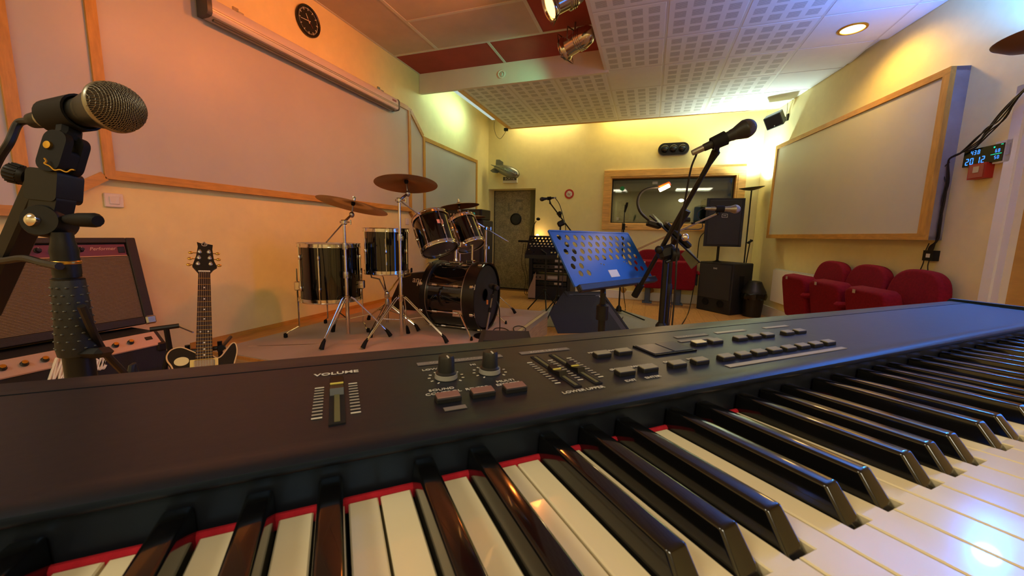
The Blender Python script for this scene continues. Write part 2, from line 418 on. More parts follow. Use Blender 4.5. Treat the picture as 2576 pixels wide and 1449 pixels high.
# backing of the hung ceiling and the plain part over the camera
MB().box((-.6, 5.75, ZC+.05), (3.7, 1.98, .03)).hexa([V((-.6, 1.7, ZC+.035)), V((rx(1.7), 1.7, ZC+.035)), V((rx(6.74), 6.74, ZC+.035)), V((-.6, 6.74, ZC+.035)), V((-.6, 1.7, ZC+.065)), V((rx(1.7), 1.7, ZC+.065)), V((rx(6.74), 6.74, ZC+.065)), V((-.6, 6.74, ZC+.065))]).obj('ceiling_backing', WHITE, ce)
MB().box((0.6, -.43, ZC+.02), (7.3, 4.3, .04)).obj('ceiling_panel', TILEW, ce)
# wooden edges of the hung ceiling
MB().box((-2.482, 5.76, ZC+.03), (.07, 2.0, .07)).obj('edge_board', PINEX, ce)
MB().box((-.42, 6.765, ZC+.03), (4.15, .04, .07)).obj('edge_board', PINEX, ce)
# raised field
GREYP = mat('grey_ceiling_panel', '#cabcb0', .8, var=.08, scale=3); REDP = mat('dark_red_ceiling_panel', '#a5443a', .75, var=.12, scale=3)
def cp(x0, x1, y0, y1, m): MB().box(((x0+x1)/2, (y0+y1)/2, ZR+.01), (x1-x0-.03, y1-y0-.03, .02)).obj('ceiling_panel', m, ce, smooth=False)
cp(XL, -1.815, 4.19, 4.76, REDP); cp(-1.815, -.6, 4.19, 4.76, REDP)
cp(XL, -2.44, 2.97, 4.19, GREYP); cp(-2.44, -1.2, 3.58, 4.19, GREYP); cp(-1.2, -.6, 3.58, 4.19, REDP)
cp(-2.44, -1.2, 2.36, 3.58, GREYP); cp(-1.2, -.6, 2.97, 3.58, REDP); cp(-1.2, -.6, 1.75, 2.97, REDP); cp(XL, -2.44, 1.75, 2.97, GREYP); cp(-2.44, -1.2, 1.75, 2.36, GREYP)
def bar(x0, x1, y0, y1): MB().box(((x0+x1)/2, (y0+y1)/2, ZR+(.006 if x1-x0 > y1-y0 else .0068)), (x1-x0, y1-y0, .024)).obj('grid_bar', GRIDW, ce, smooth=False)
bar(-2.457, -2.423, 1.73, 4.2); bar(-1.217, -1.183, 1.73, 4.2); bar(-1.83, -1.8, 4.2, 4.76); bar(XL, -.6, 4.175, 4.205); bar(-2.44, -1.2, 3.565, 3.595); bar(XL, XL+.02, 1.73, 4.76); bar(XL, -.6, 1.73, 1.76); bar(-1.2, -.6, 2.955, 2.985)
MB().box((-1.82, 3.24, ZR+.045), (2.44, 3.06, .03)).obj('ceiling_backing', WHITE, ce)
FASC = mat('fascia_paint', '#e2d9d2', .6, var=.03, scale=4)
MB().box((-1.80, 4.765, 3.065), (2.47, .05, .25)).obj('fascia', FASC, ce)
MB().box((-.595, 3.24, 3.075), (.03, 3.06, .225)).obj('fascia', FASC, ce)
MB().box((-1.82, 1.715, 3.09), (2.46, .05, .3)).obj('fascia', FASC, ce)
vp = aty(1262, 187, 4.74)
vv = MB().lathe([(.028, 0), (.05, 0), (.05, .012), (.044, .016), (.03, .012), (.028, .002)], vp, (0, -1, 0), 24).obj('vent', WHITE, ce)
MB().lathe([(0, .022), (.022, .018), (.026, .008), (.026, 0), (0, 0)], vp, (-.3, -1, -.1), 20).obj('vent_disc', GRIDW, vv)
# ------------------------------------------------------------------ back door with porthole
def concrete_door():
    m = mat('worn_grey_door', '#8f8568', .55, var=.25, scale=9, bump=.05)
    N, L, b = nodes(m)
    nz = N.new('ShaderNodeTexNoise'); nz.inputs['Scale'].default_value = 70; nz.inputs['Detail'].default_value = 6
    tc = [n for n in N if n.type == 'TEX_COORD'][0]; L.new(tc.outputs['Object'], nz.inputs['Vector'])
    mr = N.new('ShaderNodeMapRange'); mr.inputs['From Min'].default_value = .42; mr.inputs['From Max'].default_value = .6; mr.inputs['To Min'].default_value = .7; mr.inputs['To Max'].default_value = 1.15
    L.new(nz.outputs['Fac'], mr.inputs['Value']); mx = N.new('ShaderNodeMix'); mx.data_type = 'RGBA'; mx.blend_type = 'MULTIPLY'; mx.inputs['Factor'].default_value = 1
    old = b.inputs['Base Color'].links[0].from_socket; L.new(old, mx.inputs['A']); L.new(mr.outputs[0], mx.inputs['B']); L.new(mx.outputs['Result'], b.inputs['Base Color'])
    return m
DM = concrete_door(); YD = 7.45
door = struct(MB().box((-2.56, YD+.03, .985), (.97, .06, 1.97)).obj('door_1', DM))
MB().box((-3.028, YD-.002, .985), (.012, .03, 1.97)).box((-2.56, YD-.002, 1.965), (.95, .03, .012)).box((-2.56, YD-.001, .004), (.95, .03, .008)).obj('door_gap', RUBBER, door)
pc = V((-2.562, YD, 1.405))
pr = MB().lathe([(.098, 0), (.118, 0), (.118, .018), (.106, .022), (.098, .012)], pc, (0, -1, 0), 32).obj('porthole_ring', BLACKM, door)
MB().lathe([(0, .004), (.1, .004), (.1, -.002), (0, -.002)], pc, (0, -1, 0), 32).obj('porthole_pane', mat('dark_glass', '#20201c', .08), pr)
TAPE = mat('tape_residue', '#6f6a58', .7, var=.2, scale=30)
for (a, b_, w_, h_) in ((-2.72, 1.64, .03, .17), (-2.50, 1.77, .14, .045), (-2.46, 1.61, .08, .045)):
    MB().box((a, YD-.0008, b_), (w_, .0016, h_)).obj('tape_mark', TAPE, door)
# ------------------------------------------------------------------ control-room window
wn = struct(MB().box((.2675, YB-.01, 2.185), (2.185, .05, .11), bev=.004).obj('window_1', PINEX))
def wf(x0, x1, y0, y1, z0, z1, m, nm='window_frame'): MB().box(((x0+x1)/2, (y0+y1)/2, (z0+z1)/2), (x1-x0, y1-y0, z1-z0), bev=.003).obj(nm, m, wn)
wf(-.825, 1.36, YB-.035, YB+.015, 1.225, 1.325, PINEX)
wf(-.825, -.715, YB-.035, YB+.015, 1.325, 2.13, PINE); wf(1.25, 1.36, YB-.035, YB+.015, 1.325, 2.13, PINE)
wf(-.715, 1.25, YB-.028, YB+.12, 2.105, 2.128, PINEX, 'window_reveal'); wf(-.715, 1.25, YB-.028, YB+.12, 1.315, 1.34, PINEX, 'window_reveal')
wf(-.715, -.69, YB-.028, YB+.12, 1.34, 2.105, PINE, 'window_reveal'); wf(1.225, 1.25, YB-.028, YB+.12, 1.34, 2.105, PINE, 'window_reveal')
DKF = mat('dark_frame', '#2d2622', .5)
wf(-.69, 1.225, YB+.10, YB+.12, 2.085, 2.105, DKF, 'glazing_bead'); wf(-.69, 1.225, YB+.10, YB+.12, 1.34, 1.358, DKF, 'glazing_bead'); wf(-.69, -.672, YB+.10, YB+.12, 1.358, 2.085, DKF, 'glazing_bead'); wf(1.207, 1.225, YB+.10, YB+.12, 1.358, 2.085, DKF, 'glazing_bead')
GLASS = mat('window_glass', '#e8efe9', .02, trans=1.0, ior=1.5)
MB().box((.2675, YB+.135, 1.72), (1.9, .008, .78)).obj('pane', GLASS, wn, smooth=False)
MB().box((.2675, YB+.34, 1.72), (1.95, .008, .84)).obj('pane', GLASS, wn, smooth=False)
MB().box((.02, YB+.128, 2.03), (.085, .004, .045)).obj('sticker', mat('pale_sticker', '#b9c3bb', .6), wn)
MB().box((-.57, YB+.128, 1.42), (.04, .004, .05)).obj('sticker', MATS['pale_sticker'], wn)
MB().lathe([(0, 0), (.04, 0), (.04, .004), (0, .004)], (-.52, YB+.131, 1.945), (0, -1, 0), 20).obj('sticker', mat('green_sticker', '#2f9a5a', .6), wn)
# ------------------------------------------------------------------ control room behind the glass
CRW = mat('control_room_wall', '#6d6a50', .8, var=.1, scale=3); CRD = mat('control_room_dark', '#2c2a24', .8)
cr = MB().box((.3, 9.6, 1.7), (5, .1, 3.4)).box((-2.2, 8.5, 1.7), (.1, 2.2, 3.4)).box((2.6, 8.5, 1.7), (.1, 2.2, 3.4)).box((.3, 8.5, 0), (5, 2.2, .1)).box((.3, 8.5, 3.0), (5, 2.2, .1)).obj('wall_control_room', CRW)
struct(cr)
ds = thing('mixing_desk', 'dark mixing desk standing behind the control room window', 'desk', (.2, 8.2, .05))
MB().prism([(-1.1, 0), (1.1, 0), (1.0, .78), (-1.0, .78)], (.2, 8.5, .05), X1, Z1, .5, en=(0, -1, 0)).obj('desk_body', CRD, ds)
MB().box((.2, 8.2, 1.18), (2.0, .5, .5), bev=.03).obj('console_hood', CRD, ds)
for q in (-.55, 1.0):
    t = thing('monitor_speaker', 'small dark monitor speaker seen through the window, %s' % ('left one' if q < 0 else 'right one'), 'loudspeaker', (q, 8.3, 1.43))
    MB().box((q, 8.3, 1.63), (.24, .26, .4), bev=.015).obj('cabinet', CRD, t)
    MB().lathe([(0, .0), (.05, .012), (.09, .008), (.1, 0)], (q, 8.168, 1.56), (0, -1, 0), 20).obj('cone', RUBBER, t)
    MB().lathe([(0, .006), (.03, .004), (.035, 0)], (q, 8.168, 1.74), (0, -1, 0), 16).obj('tweeter', BLACKM, t)
light('control_room_lamp', 'AREA', (.2, 8.6, 2.85), 5, (0.85, 1.0, .62), (.2, 8.9, 0), shape='RECTANGLE', size=2.2, size_y=.5)
t = thing('desk_lamp', 'lit white lamp on thin stem inside the control room', 'lamp', (.55, 8.75, 1.43))
MB().tube([(.55, 8.75, 1.43), (.55, 8.75, 1.82)], .008).obj('stem', BLACKM, t)
MB().sphere((.55, 8.75, 1.86), .055, 16, (1, .6, .6)).obj('bulb', mat('lamp_white', '#ffffff', .5, emit=(1, .93, .85), estr=4), t)
# ================================================================== STAGE PIANO (local axes: t along the keys, v away from the player, h up)
KP0 = V((-.1786, .0696, .9798)); _az, _el, _ti = 0.7651, -0.0128, -0.0485
_ku = V((math.cos(_az)*math.cos(_el), math.sin(_az)*math.cos(_el), math.sin(_el)))
_kv = V((-math.sin(_az), math.cos(_az), 0)); _kn = _ku.cross(_kv)
_kv2 = _kv*math.cos(_ti)+_kn*math.sin(_ti); _kn2 = _ku.cross(_kv2)
KM = Matrix(((_ku.x, _kv2.x, _kn2.x), (_ku.y, _kv2.y, _kn2.y), (_ku.z, _kv2.z, _kn2.z)))
kb = thing('stage_piano', 'long black digital stage piano with full keyboard in the foreground', 'keyboard')
PANEL = mat('piano_panel', '#14151a', .42, var=.05, scale=60, bump=.02, spec=.6)
PANEL.node_tree.nodes['Principled BSDF'].inputs['Specular Tint'].default_value = (.26, .52, 1.0, 1)   # blue light's sheen on the panel, put in as a specular tint
CASE = mat('piano_case', '#131214', .5)
IVORY = mat('ivory_key', '#e8dcb8', .16, coat=.35, var=.02, scale=20)
EBONY = mat('ebony_key', '#0b0b0c', .12, coat=.5)
FELT = mat('red_felt', '#a3202c', .95, var=.15, scale=200, bump=.2, spec=.1)
T0, T1 = -.117, 1.105; KW = .0235; E0, E1 = -.165, 1.168
def hpan(v): return .022 + (v+.0014)*(.0106/.1514)
# case: profile extruded along t
def prof(pl, t0, t1, name, m, **k): return MB().prism(pl, (t0, 0, 0), Y1, Z1, t1-t0, en=X1).obj(name, m, kb, **k)
prof([(.0055, -.03), (.0045, .0175), (-.0006, .0195), (-.0016, .0215), (-.0012, .0235), (.0012, .0246), (.005, .0252), (.012, hpan(.012)+.0016), (.02, hpan(.02)), (.1245, hpan(.1245)), (.1245, .012), (.02, -.0)], E0, E1, 'control_panel', PANEL, ang=50)
prof([(.1265, .010), (.1265, hpan(.1265)), (.147, hpan(.147)), (.150, hpan(.15)-.002), (.151, hpan(.15)-.006), (.151, -.07), (.0, -.07), (.0, -.03), (.10, -.03)], E0, E1, 'rear_case', PANEL, ang=50)
MB().box((.494, -.07, -.06), (1.333, .20, .035)).obj('key_bed', CASE, kb)
MB().box((.494, -.163, -.03), (1.333, .014, .05), bev=.004).obj('front_rail', CASE, kb)
MB().box((T0-.025, -.078, -.02), (.046, .17, .075), bev=.006).obj('end_block', CASE, kb)
MB().box((T1+.033, -.078, -.02), (.062, .17, .075), bev=.006).obj('end_block', CASE, kb)
for te, s in ((E0, -1), (E1, 1)):
    MB().prism([(-.172, -.075), (-.172, .016), (-.002, .028), (.15, hpan(.15)+.004), (.156, .028), (.156, -.075)], (te if s > 0 else te-.014, 0, 0), Y1, Z1, .014, en=X1).obj('end_cap', PANEL, kb)
MB().box((.494, .0022, -.0022), (1.222, .004, .0072), bev=.0014).obj('felt_strip', FELT, kb)
# white keys with their real notches
whites = ['A', 'B']+['C', 'D', 'E', 'F', 'G', 'A', 'B']*7+['C']
BW = .0118
off = {'C': (0, 1), 'D': (1, 1), 'E': (1, 0), 'F': (0, 1), 'G': (1, 1), 'A': (1, 1), 'B': (1, 0)}
bc = {'C': .0212-.0235, 'D': .0493-.047, 'F': .0201-.0235, 'G': .0, 'A': .0739-.0705}   # black centre relative to the gap right of that white
left_of = {'D': 'C', 'E': 'D', 'G': 'F', 'A': 'G', 'B': 'A'}
gap = .0006; cl = .0011; YF, YN = -.150, -.1005
def white_mesh(n, first=False, last=False):
    w = KW; x0, x1 = gap, w-gap; L, R_ = off[n]
    if first: L = 0
    if last: R_ = 0
    lx = x0 if not L else bc[left_of[n]]+BW/2+cl
    rx_ = x1 if not R_ else w+bc[n]-BW/2-cl
    pl = [(x0, YF), (x1, YF)]
    if rx_ < x1: pl += [(x1, YN), (rx_, YN)]
    pl += [(rx_, 0.0), (lx, 0.0)]
    if lx > x0: pl += [(lx, YN), (x0, YN)]
    b = .0006; cx = sum(p[0] for p in pl)/len(pl)
    mb = MB(); n_ = len(pl)
    top = []
    for i, (a, c) in enumerate(pl):     # top edge drawn in a little: a fine chamfer
        p, q, r = V(pl[i-1]), V(pl[i]), V(pl[(i+1) % n_])
        e1 = (q-p).normalized(); e2 = (r-q).normalized()
        n1 = V((-e1.y, e1.x)); n2 = V((-e2.y, e2.x)); top.append((a+(n1.x+n2.x)*b, c+(n1.y+n2.y)*b))
    mb.v = [V((a, c, -.020)) for a, c in pl]+[V((a, c, -.0006)) for a, c in pl]+[V((a, c, 0)) for a, c in top]
    mb.f = [tuple(range(n_))[::-1], tuple(range(2*n_, 3*n_))]+[(i, (i+1) % n_, n_+(i+1) % n_, n_+i) for i in range(n_)]+[(n_+i, n_+(i+1) % n_, 2*n_+(i+1) % n_, 2*n_+i) for i in range(n_)]
    return mb
wm = {}
for i, n in enumerate(whites):
    k = n+('0' if i == 0 else '8' if i == len(whites)-1 else '')
    if k not in wm: wm[k] = white_mesh(n, i == 0, i == len(whites)-1).obj('white_key', IVORY, kb, ang=20); wm[k].location = (T0+i*KW, 0, 0)
    else: inst(wm[k], 'white_key', (T0+i*KW, 0, 0), kb)
def black_mesh():
    bm = bmesh.new(); w, wt, H = BW/2, .0096/2, .0122
    P = [(-w, .003, -.004), (w, .003, -.004), (w, -.0995, -.004), (-w, -.0995, -.004), (-wt, .003, H), (wt, .003, H), (wt, -.0885, H-.0004), (-wt, -.0885, H-.0004)]
    vs = [bm.verts.new(p) for p in P]
    for f in ((3, 2, 1, 0), (4, 5, 6, 7), (0, 1, 5, 4), (1, 2, 6, 5), (2, 3, 7, 6), (3, 0, 4, 7)): bm.faces.new([vs[i] for i in f])
    bm.edges.ensure_lookup_table()
    es = [e for e in bm.edges if (e.verts[0].co.z > .01 or e.verts[1].co.z > .01) and not (e.verts[0].co.y > 0 and e.verts[1].co.y > 0)]
    bmesh.ops.bevel(bm, geom=es, offset=.0016, segments=3, profile=.6, affect='EDGES')
    bmesh.ops.recalc_face_normals(bm, faces=bm.faces)
    me = bpy.data.meshes.new('black_key'); bm.to_mesh(me); bm.free(); return me
bme = None
for i, n in enumerate(whites[:-1]):
    if n in bc and not (n == 'B'):
        loc = (T0+(i+1)*KW+bc[n], 0, 0)
        if bme is None: bme = finish('black_key', black_mesh(), EBONY, kb, ang=50); bme.location = loc
        else: inst(bme, 'black_key', loc, kb)
# ---- controls
KGREY = mat('button_grey', '#86826f', .5); KDARK = mat('button_base', '#0c0c0c', .6); KLIT = mat('button_lit', '#d9d0a8', .5)
PRINT = mat('panel_print', '#c9c5b6', .6); BAND = mat('panel_band', '#6f6a66', .5); PALEB = mat('panel_band_pale', '#9a958a', .5)
def pp(t, v, up=0.0): return V((t, v, hpan(v)+.0003+up))
PS = math.atan(.0106/.1514); EB = V((0, math.cos(PS), math.sin(PS))); EN = V((0, -math.sin(PS), math.cos(PS)))
RP = Matrix.Rotation(PS, 3, 'X')
def ptext(s, t, v, size, m=None, name='lettering', xs=1.15, bold=0.0): return text(s, size, m or PRINT, kb, pp(t, v, .0001), X1, EB, .0002, name=name, xs=xs, bold=bold)
def pband(t0, t1, v, w, m=BAND): return MB().box(pp((t0+t1)/2, v, .0001), (t1-t0, w, .0004), RP).obj('print_band', m, kb)
def button(t, v, m=KGREY, w=.0150, d=.0078):
    b = MB().box(pp(t, v, .001), (w, d, .0035), RP, bev=.0006).obj('button', KDARK, kb)
    MB().box(pp(t, v, .0030), (w-.001, d-.001, .0012), RP @ Matrix.Rotation(.08, 3, 'X'), bev=.0004).obj('button_cap', m, b); return b
def slot(t, v0, v1, w):
    s_ = MB().box(pp(t, (v0+v1)/2, .00002), (w, v1-v0, .0006), RP).obj('slider_slot', mat('slot_black', '#030303', .8), kb)
    MB().box(pp(t, (v0+v1)/2, .0004), (w*.35, v1-v0-.004, .0006), RP).obj('slider_rail', mat('rail_olive', '#5b5a3a', .6), s_)
def fader(t, v, w, d=.022):
    f_ = MB().prism([(-d/2, 0), (d/2, 0), (d*.42, .0034), (d*.10, .0024), (-d*.12, .0024), (-d*.42, .0040)], pp(t, v)-V((w/2, 0, 0)), EB, EN, w, en=X1).obj('fader_cap', mat('fader_black', '#0a0a0a', .4), kb)
    MB().box(pp(t, v, .0025), (w, .0016, .0008), RP).obj('fader_line', mat('fader_yellow', '#c8bd5a', .5), f_)
def ticks(t, v0, v1, n, w=.0052):
    for i in range(n):
        v = v0+(v1-v0)*i/(n-1); e = (i == 0 or i == n-1)
        MB().box(pp(t, v, .0001), (w, .0011, .0003), RP).obj('scale_mark', PRINT if e else PALEB, kb, smooth=False)
ptext('VOLUME', .0775, .1045, .0062, bold=.00012); slot(.0775, .031, .0955, .0082); fader(.0775, .080, .0076, .026)
ticks(.0677, .041, .082, 11); ticks(.0868, .041, .083, 11)
pband(.132, .200, .1052, .0058); ptext('EQUALIZER/EFFECTS', .166, .1052, .0048)
ptext('LOW', .1385, .092, .0042, name='lettering'); ptext('HI', .171, .092, .0042)
for t in (.146, .178):
    k_ = MB().lathe([(.0072, 0), (.0072, .0035), (.0058, .0045), (.0054, .014), (.0048, .0155), (0, .0157)], pp(t, .075), EN, 24).obj('rotary_knob', mat('knob_black', '#1a1a18', .45), kb)
    MB().lathe([(.0073, .0), (.0079, .0), (.0076, .0028), (.0072, .003)], pp(t, .075), EN, 24).obj('knob_skirt', mat('skirt_grey', '#84827a', .4), k_)
    MB().box(pp(t, .071, .0155), (.001, .004, .0006), RP).obj('pointer', PRINT, k_)
    for i in range(11):
        a = math.radians(-140+28*i); MB().box(pp(t+.0115*math.sin(a), .075+.0115*math.cos(a), .0001), (.0009, .0018, .0003), RP @ Matrix.Rotation(-a, 3, 'Z')).obj('scale_mark', PRINT, kb, smooth=False)
for t, ls in ((.138, ('SOUND', 'CONTROL')), (.160, ('REVERB',)), (.182, ('MULTI', 'EFFECTS'))):
    button(t, .0405, mat('button_red_grey', '#7a5850', .5))
    for i, s in enumerate(ls[::-1]): ptext(s, t, .0505+.0052*i, .0043, xs=1.1)
pband(.1325, .1455, .0285, .004)
pband(.217, .264, .1055, .0056); ptext('ZONE LEVEL', .2405, .1055, .0046)
slot(.2245, .031, .0955, .0062); slot(.2415, .031, .0955, .0062); fader(.2245, .0585, .0062, .018); fader(.2415, .0605, .0062, .018)
for t in (.2145, .233, .2505): ticks(t, .041, .083, 11, .0042)
ptext('LOWER', .2175, .0255, .0044); ptext('UPPER', .2345, .0255, .0044)
for t, v, s in ((.281, .0795, 'MIDI TX'), (.3035, .0795, 'RHYTHM'), (.272, .0405, '(SHIFT)'), (.2945, .0405, 'TRANSPOSE'), (.3245, .0405, 'DEC'), (.350, .0405, 'INC')):
    button(t, v); ptext(s, t, v+.0095, .0040, xs=1.0)
ptext('EXIT', .267, .0282, .0042); ptext('ENTER', .2875, .0282, .0042)
dsp = MB().box(pp(.351, .079, .0004), (.050, .028, .0012), RP).obj('display', mat('display_frame', '#0b0d14', .4, spec=.2), kb)
MB().box(pp(.3385, .079, .0011), (.022, .024, .0006), RP).obj('display_glass', mat('display_glass', '#0a1440', .32, spec=.12), dsp)
MB().box(pp(.3625, .079, .0011), (.022, .024, .0006), RP).obj('display_glass', MATS['display_glass'], dsp)
pband(.392, .437, .1045, .0056); ptext('ONE TOUCH', .4145, .1045, .0044); pband(.384, .432, .0925, .005)
button(.395, .079, KLIT); button(.4175, .079)
for t in (.4545, .4765, .498, .533, .555): button(t, .079)
for i in range(8): button(.3815+.0218*i, .0403)
pband(.365, .535, .0265, .0050, PALEB); pband(.452, .500, .1055, .005, PALEB); pband(.533, .577, .1050, .005, PALEB)
kb.matrix_world = Matrix.Translation(KP0) @ KM.to_4x4()
# ---- stand under the piano
ks = thing('keyboard_stand', 'black double-braced keyboard stand under the stage piano', 'stand', (KP0.x, KP0.y, 0))
def kl(t, v, h): return KP0 + KM @ V((t, v, h))
for t in (.1, .9):
    for (va, vb) in ((-.15, .13), (.13, -.15)):
        a = kl(t, va, -.105); b = kl(t, vb, 0); b.z = .02; d = (a-b)
        MB().tube([b, a], .014, 8).obj('leg', BLACKM, ks)
    for v in (-.15, .13):
        MB().tube([kl(t-.03, v, -.0935), kl(t+.03, v, -.0935)], .014, 8).obj('support_arm', RUBBER, ks)
        b = kl(t, v, 0); b.z = .016; MB().tube([b-_ku*.06, b+_ku*.06], .015, 8).obj('foot', RUBBER, ks)
# ================================================================== STAGE PLATFORM AND CARPETS
sp_ = thing('stage_platform', 'low wooden stage platform under the drum kit, with metal edge trim', 'platform', (-2.03, 2.95, 0))
DECK = mat('platform_wood', '#b9803f', .45, var=.2, scale=5, stretch=(8, 1, 1)); PLY = mat('plywood_side', '#b08d63', .6, var=.2, scale=6, stretch=(1, 1, 10))
for i in range(9):
    x0 = XL+.002+i*.2243; x1 = x0+.2228
    MB().box(((x0+x1)/2, 2.945, RIS-.011), (x1-x0, 2.37, .022)).obj('deck_board', DECK, sp_)
MB().box((-1.035, 2.945, .114), (.03, 2.37, .228)).obj('side_panel', PLY, sp_)
MB().box((-2.04, 1.775, .114), (2.0, .03, .228)).obj('side_panel', PLY, sp_); MB().box((-2.04, 4.115, .114), (2.0, .03, .228)).obj('side_panel', PLY, sp_)
MB().box((-1.5, 2.945, .114), (.05, 2.28, .226)).box((-2.4, 2.945, .114), (.05, 2.28, .226)).obj('joist', PLY, sp_)
MB().prism([(0, 0), (.035, 0), (.035, -.05), (.028, -.05), (.028, -.008), (0, -.008)], (-1.052, 1.76, RIS+.009), X1, Z1, 2.37, en=Y1).obj('edge_trim', mat('trim_metal', '#cfc5ac', .4, .7), sp_)
CARP = mat('stage_carpet', '#a8998b', .95, var=.14, scale=4, bump=.15, spec=.1)
def _carp():
    N, L, b = nodes(CARP); tc = [n for n in N if n.type == 'TEX_COORD'][0]
    wv = N.new('ShaderNodeTexVoronoi'); wv.inputs['Scale'].default_value = 2.6; L.new(tc.outputs['Object'], wv.inputs['Vector'])
    mr = N.new('ShaderNodeMapRange'); mr.inputs['From Min'].default_value = .05; mr.inputs['From Max'].default_value = .55
    L.new(wv.outputs['Distance'], mr.inputs['Value'])
    mx = N.new('ShaderNodeMix'); mx.data_type = 'RGBA'; mx.inputs['B'].default_value = (*srgb('#a99a8a'), 1)
    sp = N.new('ShaderNodeMix'); sp.data_type = 'RGBA'; sp.inputs['A'].default_value = (*srgb('#8d8579'), 1); sp.inputs['B'].default_value = (*srgb('#b09484'), 1)
    L.new(wv.outputs['Color'], sp.inputs['Factor']); L.new(sp.outputs['Result'], mx.inputs['A']); L.new(mr.outputs[0], mx.inputs['Factor'])
    L.new(mx.outputs['Result'], b.inputs['Base Color'])
_carp()
cpt = tag(MB().box((-1.945, 2.95, RIS+.003), (1.77, 2.36, .006)).obj('carpet', CARP), 'worn beige-grey carpet with faded marks on the stage platform', 'carpet')
for i in range(4):   # pale stripes woven in two places
    for (cx, cy) in ((-2.55, 2.02), (-1.5, 3.62)):
        MB().box((cx+.05*i, cy+.028*i, RIS+.0062), (.34, .010, .0012), rotz(.55)).obj('woven_stripe', mat('carpet_stripe', '#c2a78f', .95), cpt)
tag(MB().prism([(-1.6, 4.3), (.30, 4.9), (.22, 5.35), (-.42, 6.08), (-1.35, 5.9)], (0, 0, .001), X1, Y1, .005).obj('rug', mat('grey_rug', '#8f8d82', .95, var=.08, scale=40, bump=.1)), 'flat grey rug on the wooden floor behind the monitor wedge', 'rug')
# ================================================================== DRUMS
HEADW = mat('drum_head', '#cfc9bd', .5, var=.05, scale=6); HEADB = mat('black_drum_head', '#1b1a1d', .55, var=.3, scale=7)
HEADC = mat('clear_drum_head', '#57504a', .25)
def lug_set(t, c, a, b, n, r, h, nl, long=False, ph=.2):
    for i in range(nl):
        w = ph+2*PI*i/nl; d = a*math.cos(w)+b*math.sin(w)
        base = c+d*(r+.002); ends = ((h*.68,), (h*.32,))
        lg = MB()
        zs = (h*.22, h*.78) if long else (h*.5,)
        for z in zs: lg.sphere(base+n*z+d*.006, .016, 10, (.55, .8, 1.6), Matrix((d.cross(n), d, n)).transposed())
        if long: lg.tube([base+n*(h*.2)+d*.008, base+n*(h*.8)+d*.008], .0075, 6)
        else: lg.box(base+n*(h*.5)+d*.008, (.013, .012, h*.62), Matrix((d.cross(n), d, n)).transposed(), bev=.004)
        L = lg.obj('lug', CHROME, t)
        MB().tube([base+n*(h+.012)+d*.011, base+n*(h*.74)+d*.011], .0032, 6).obj('tension_rod', CHROME, L)
        MB().tube([base+n*(-.012)+d*.011, base+n*(h*.26)+d*.011], .0032, 6).obj('tension_rod', CHROME, L)
def drum(name, label, top, bot, r, nl, group=None, long=False, ph=.2, badge=None, heads=(HEADW, HEADC)):
    top, bot = V(top), V(bot); n = (top-bot).normalized(); h = (top-bot).length; a, b, _ = basis(n, V((0, 1, 0)))
    t = thing(name, label, 'drum', bot, group)
    MB().lathe([(r, 0), (r, h), (r-.008, h), (r-.008, 0), (r, 0)], bot, n, 48).obj('shell', LACQ, t)
    MB().lathe([(0, h+.004), (r-.004, h+.004), (r+.002, h-.002), (r-.004, h-.004), (0, h-.002)], bot, n, 40).obj('batter_head', heads[0], t)
    MB().lathe([(0, -.004), (r-.004, -.004), (r+.002, .002), (r-.004, .004), (0, .002)], bot, n, 40).obj('bottom_head', heads[1], t)
    for z, s in ((h, 1), (0, -1)):
        p = [(r+.003, -.016*s), (r+.012, -.016*s), (r+.012, -.010*s), (r+.006, -.009*s), (r+.006, .010*s), (r+.014, .012*s), (r+.012, .017*s), (r+.001, .016*s), (r+.003, -.016*s)]
        MB().lathe([(q, z+k) for q, k in p], bot, n, 48).obj('hoop', CHROME, t)
    lug_set(t, bot, a, b, n, r, h, nl, long, ph)
    if badge is not None:
        d = (a*math.cos(badge)+b*math.sin(badge)); e1 = d.cross(n)
        MB().box(bot+d*(r+.001)+n*h*.62, (.055, .004, .038), Matrix((e1, d, n)).transposed(), bev=.001).obj('badge', mat('badge_metal', '#b9a3ad', .25, .8), t)
    return t
# floor tom
ft = drum('floor_tom', 'large black floor tom drum standing on its own three legs', (-2.44, 2.47, .985), (-2.44, 2.47, .555), .225, 8, long=True, ph=-.35)
for (fx, fy) in ((-2.655, 2.205), (-2.75, 2.70), (-2.19, 2.60)):
    c = V((-2.44, 2.47, 0)); d = (V((fx, fy, 0))-c).normalized(); p = c+d*.243
    lg = MB().tube(curve([p+Z1*.80, p+Z1*.60, p+Z1*.36, p+d*.012+Z1*.335, V((fx, fy, .30))-d*.02, V((fx, fy, .272))], 5), .0058, 8).obj('leg', CHROME, ft)
    MB().lathe([(.013, 0), (.015, .004), (.014, .03), (.008, .034)], (fx, fy, RIS+.009), (0, 0, 1), 14).obj('rubber_foot', RUBBER, lg)
    MB().box(p+Z1*.665-d*.004, (.05, .045, .07), rotz(math.atan2(d.y, d.x)), bev=.006).tube([p+Z1*.665, p+Z1*.665+d.cross(Z1)*.05], .004, 6).obj('leg_bracket', CHROME, ft)
def snare_top(): return atd(973, 579, 3.33), atd(972, 683, 3.33)
_st, _sb = snare_top(); _sx, _sy = (_st.x+_sb.x)/2, (_st.y+_sb.y)/2
drum('tom_drum', 'black tom drum resting in a chrome basket stand beside the floor tom', (_sx, _sy, _st.z), (_sx, _sy, _sb.z), .180, 6, ph=.1)
ssd = thing('basket_stand', 'chrome tripod basket stand holding the middle tom drum', 'stand', (_sx, _sy, RIS+.008))
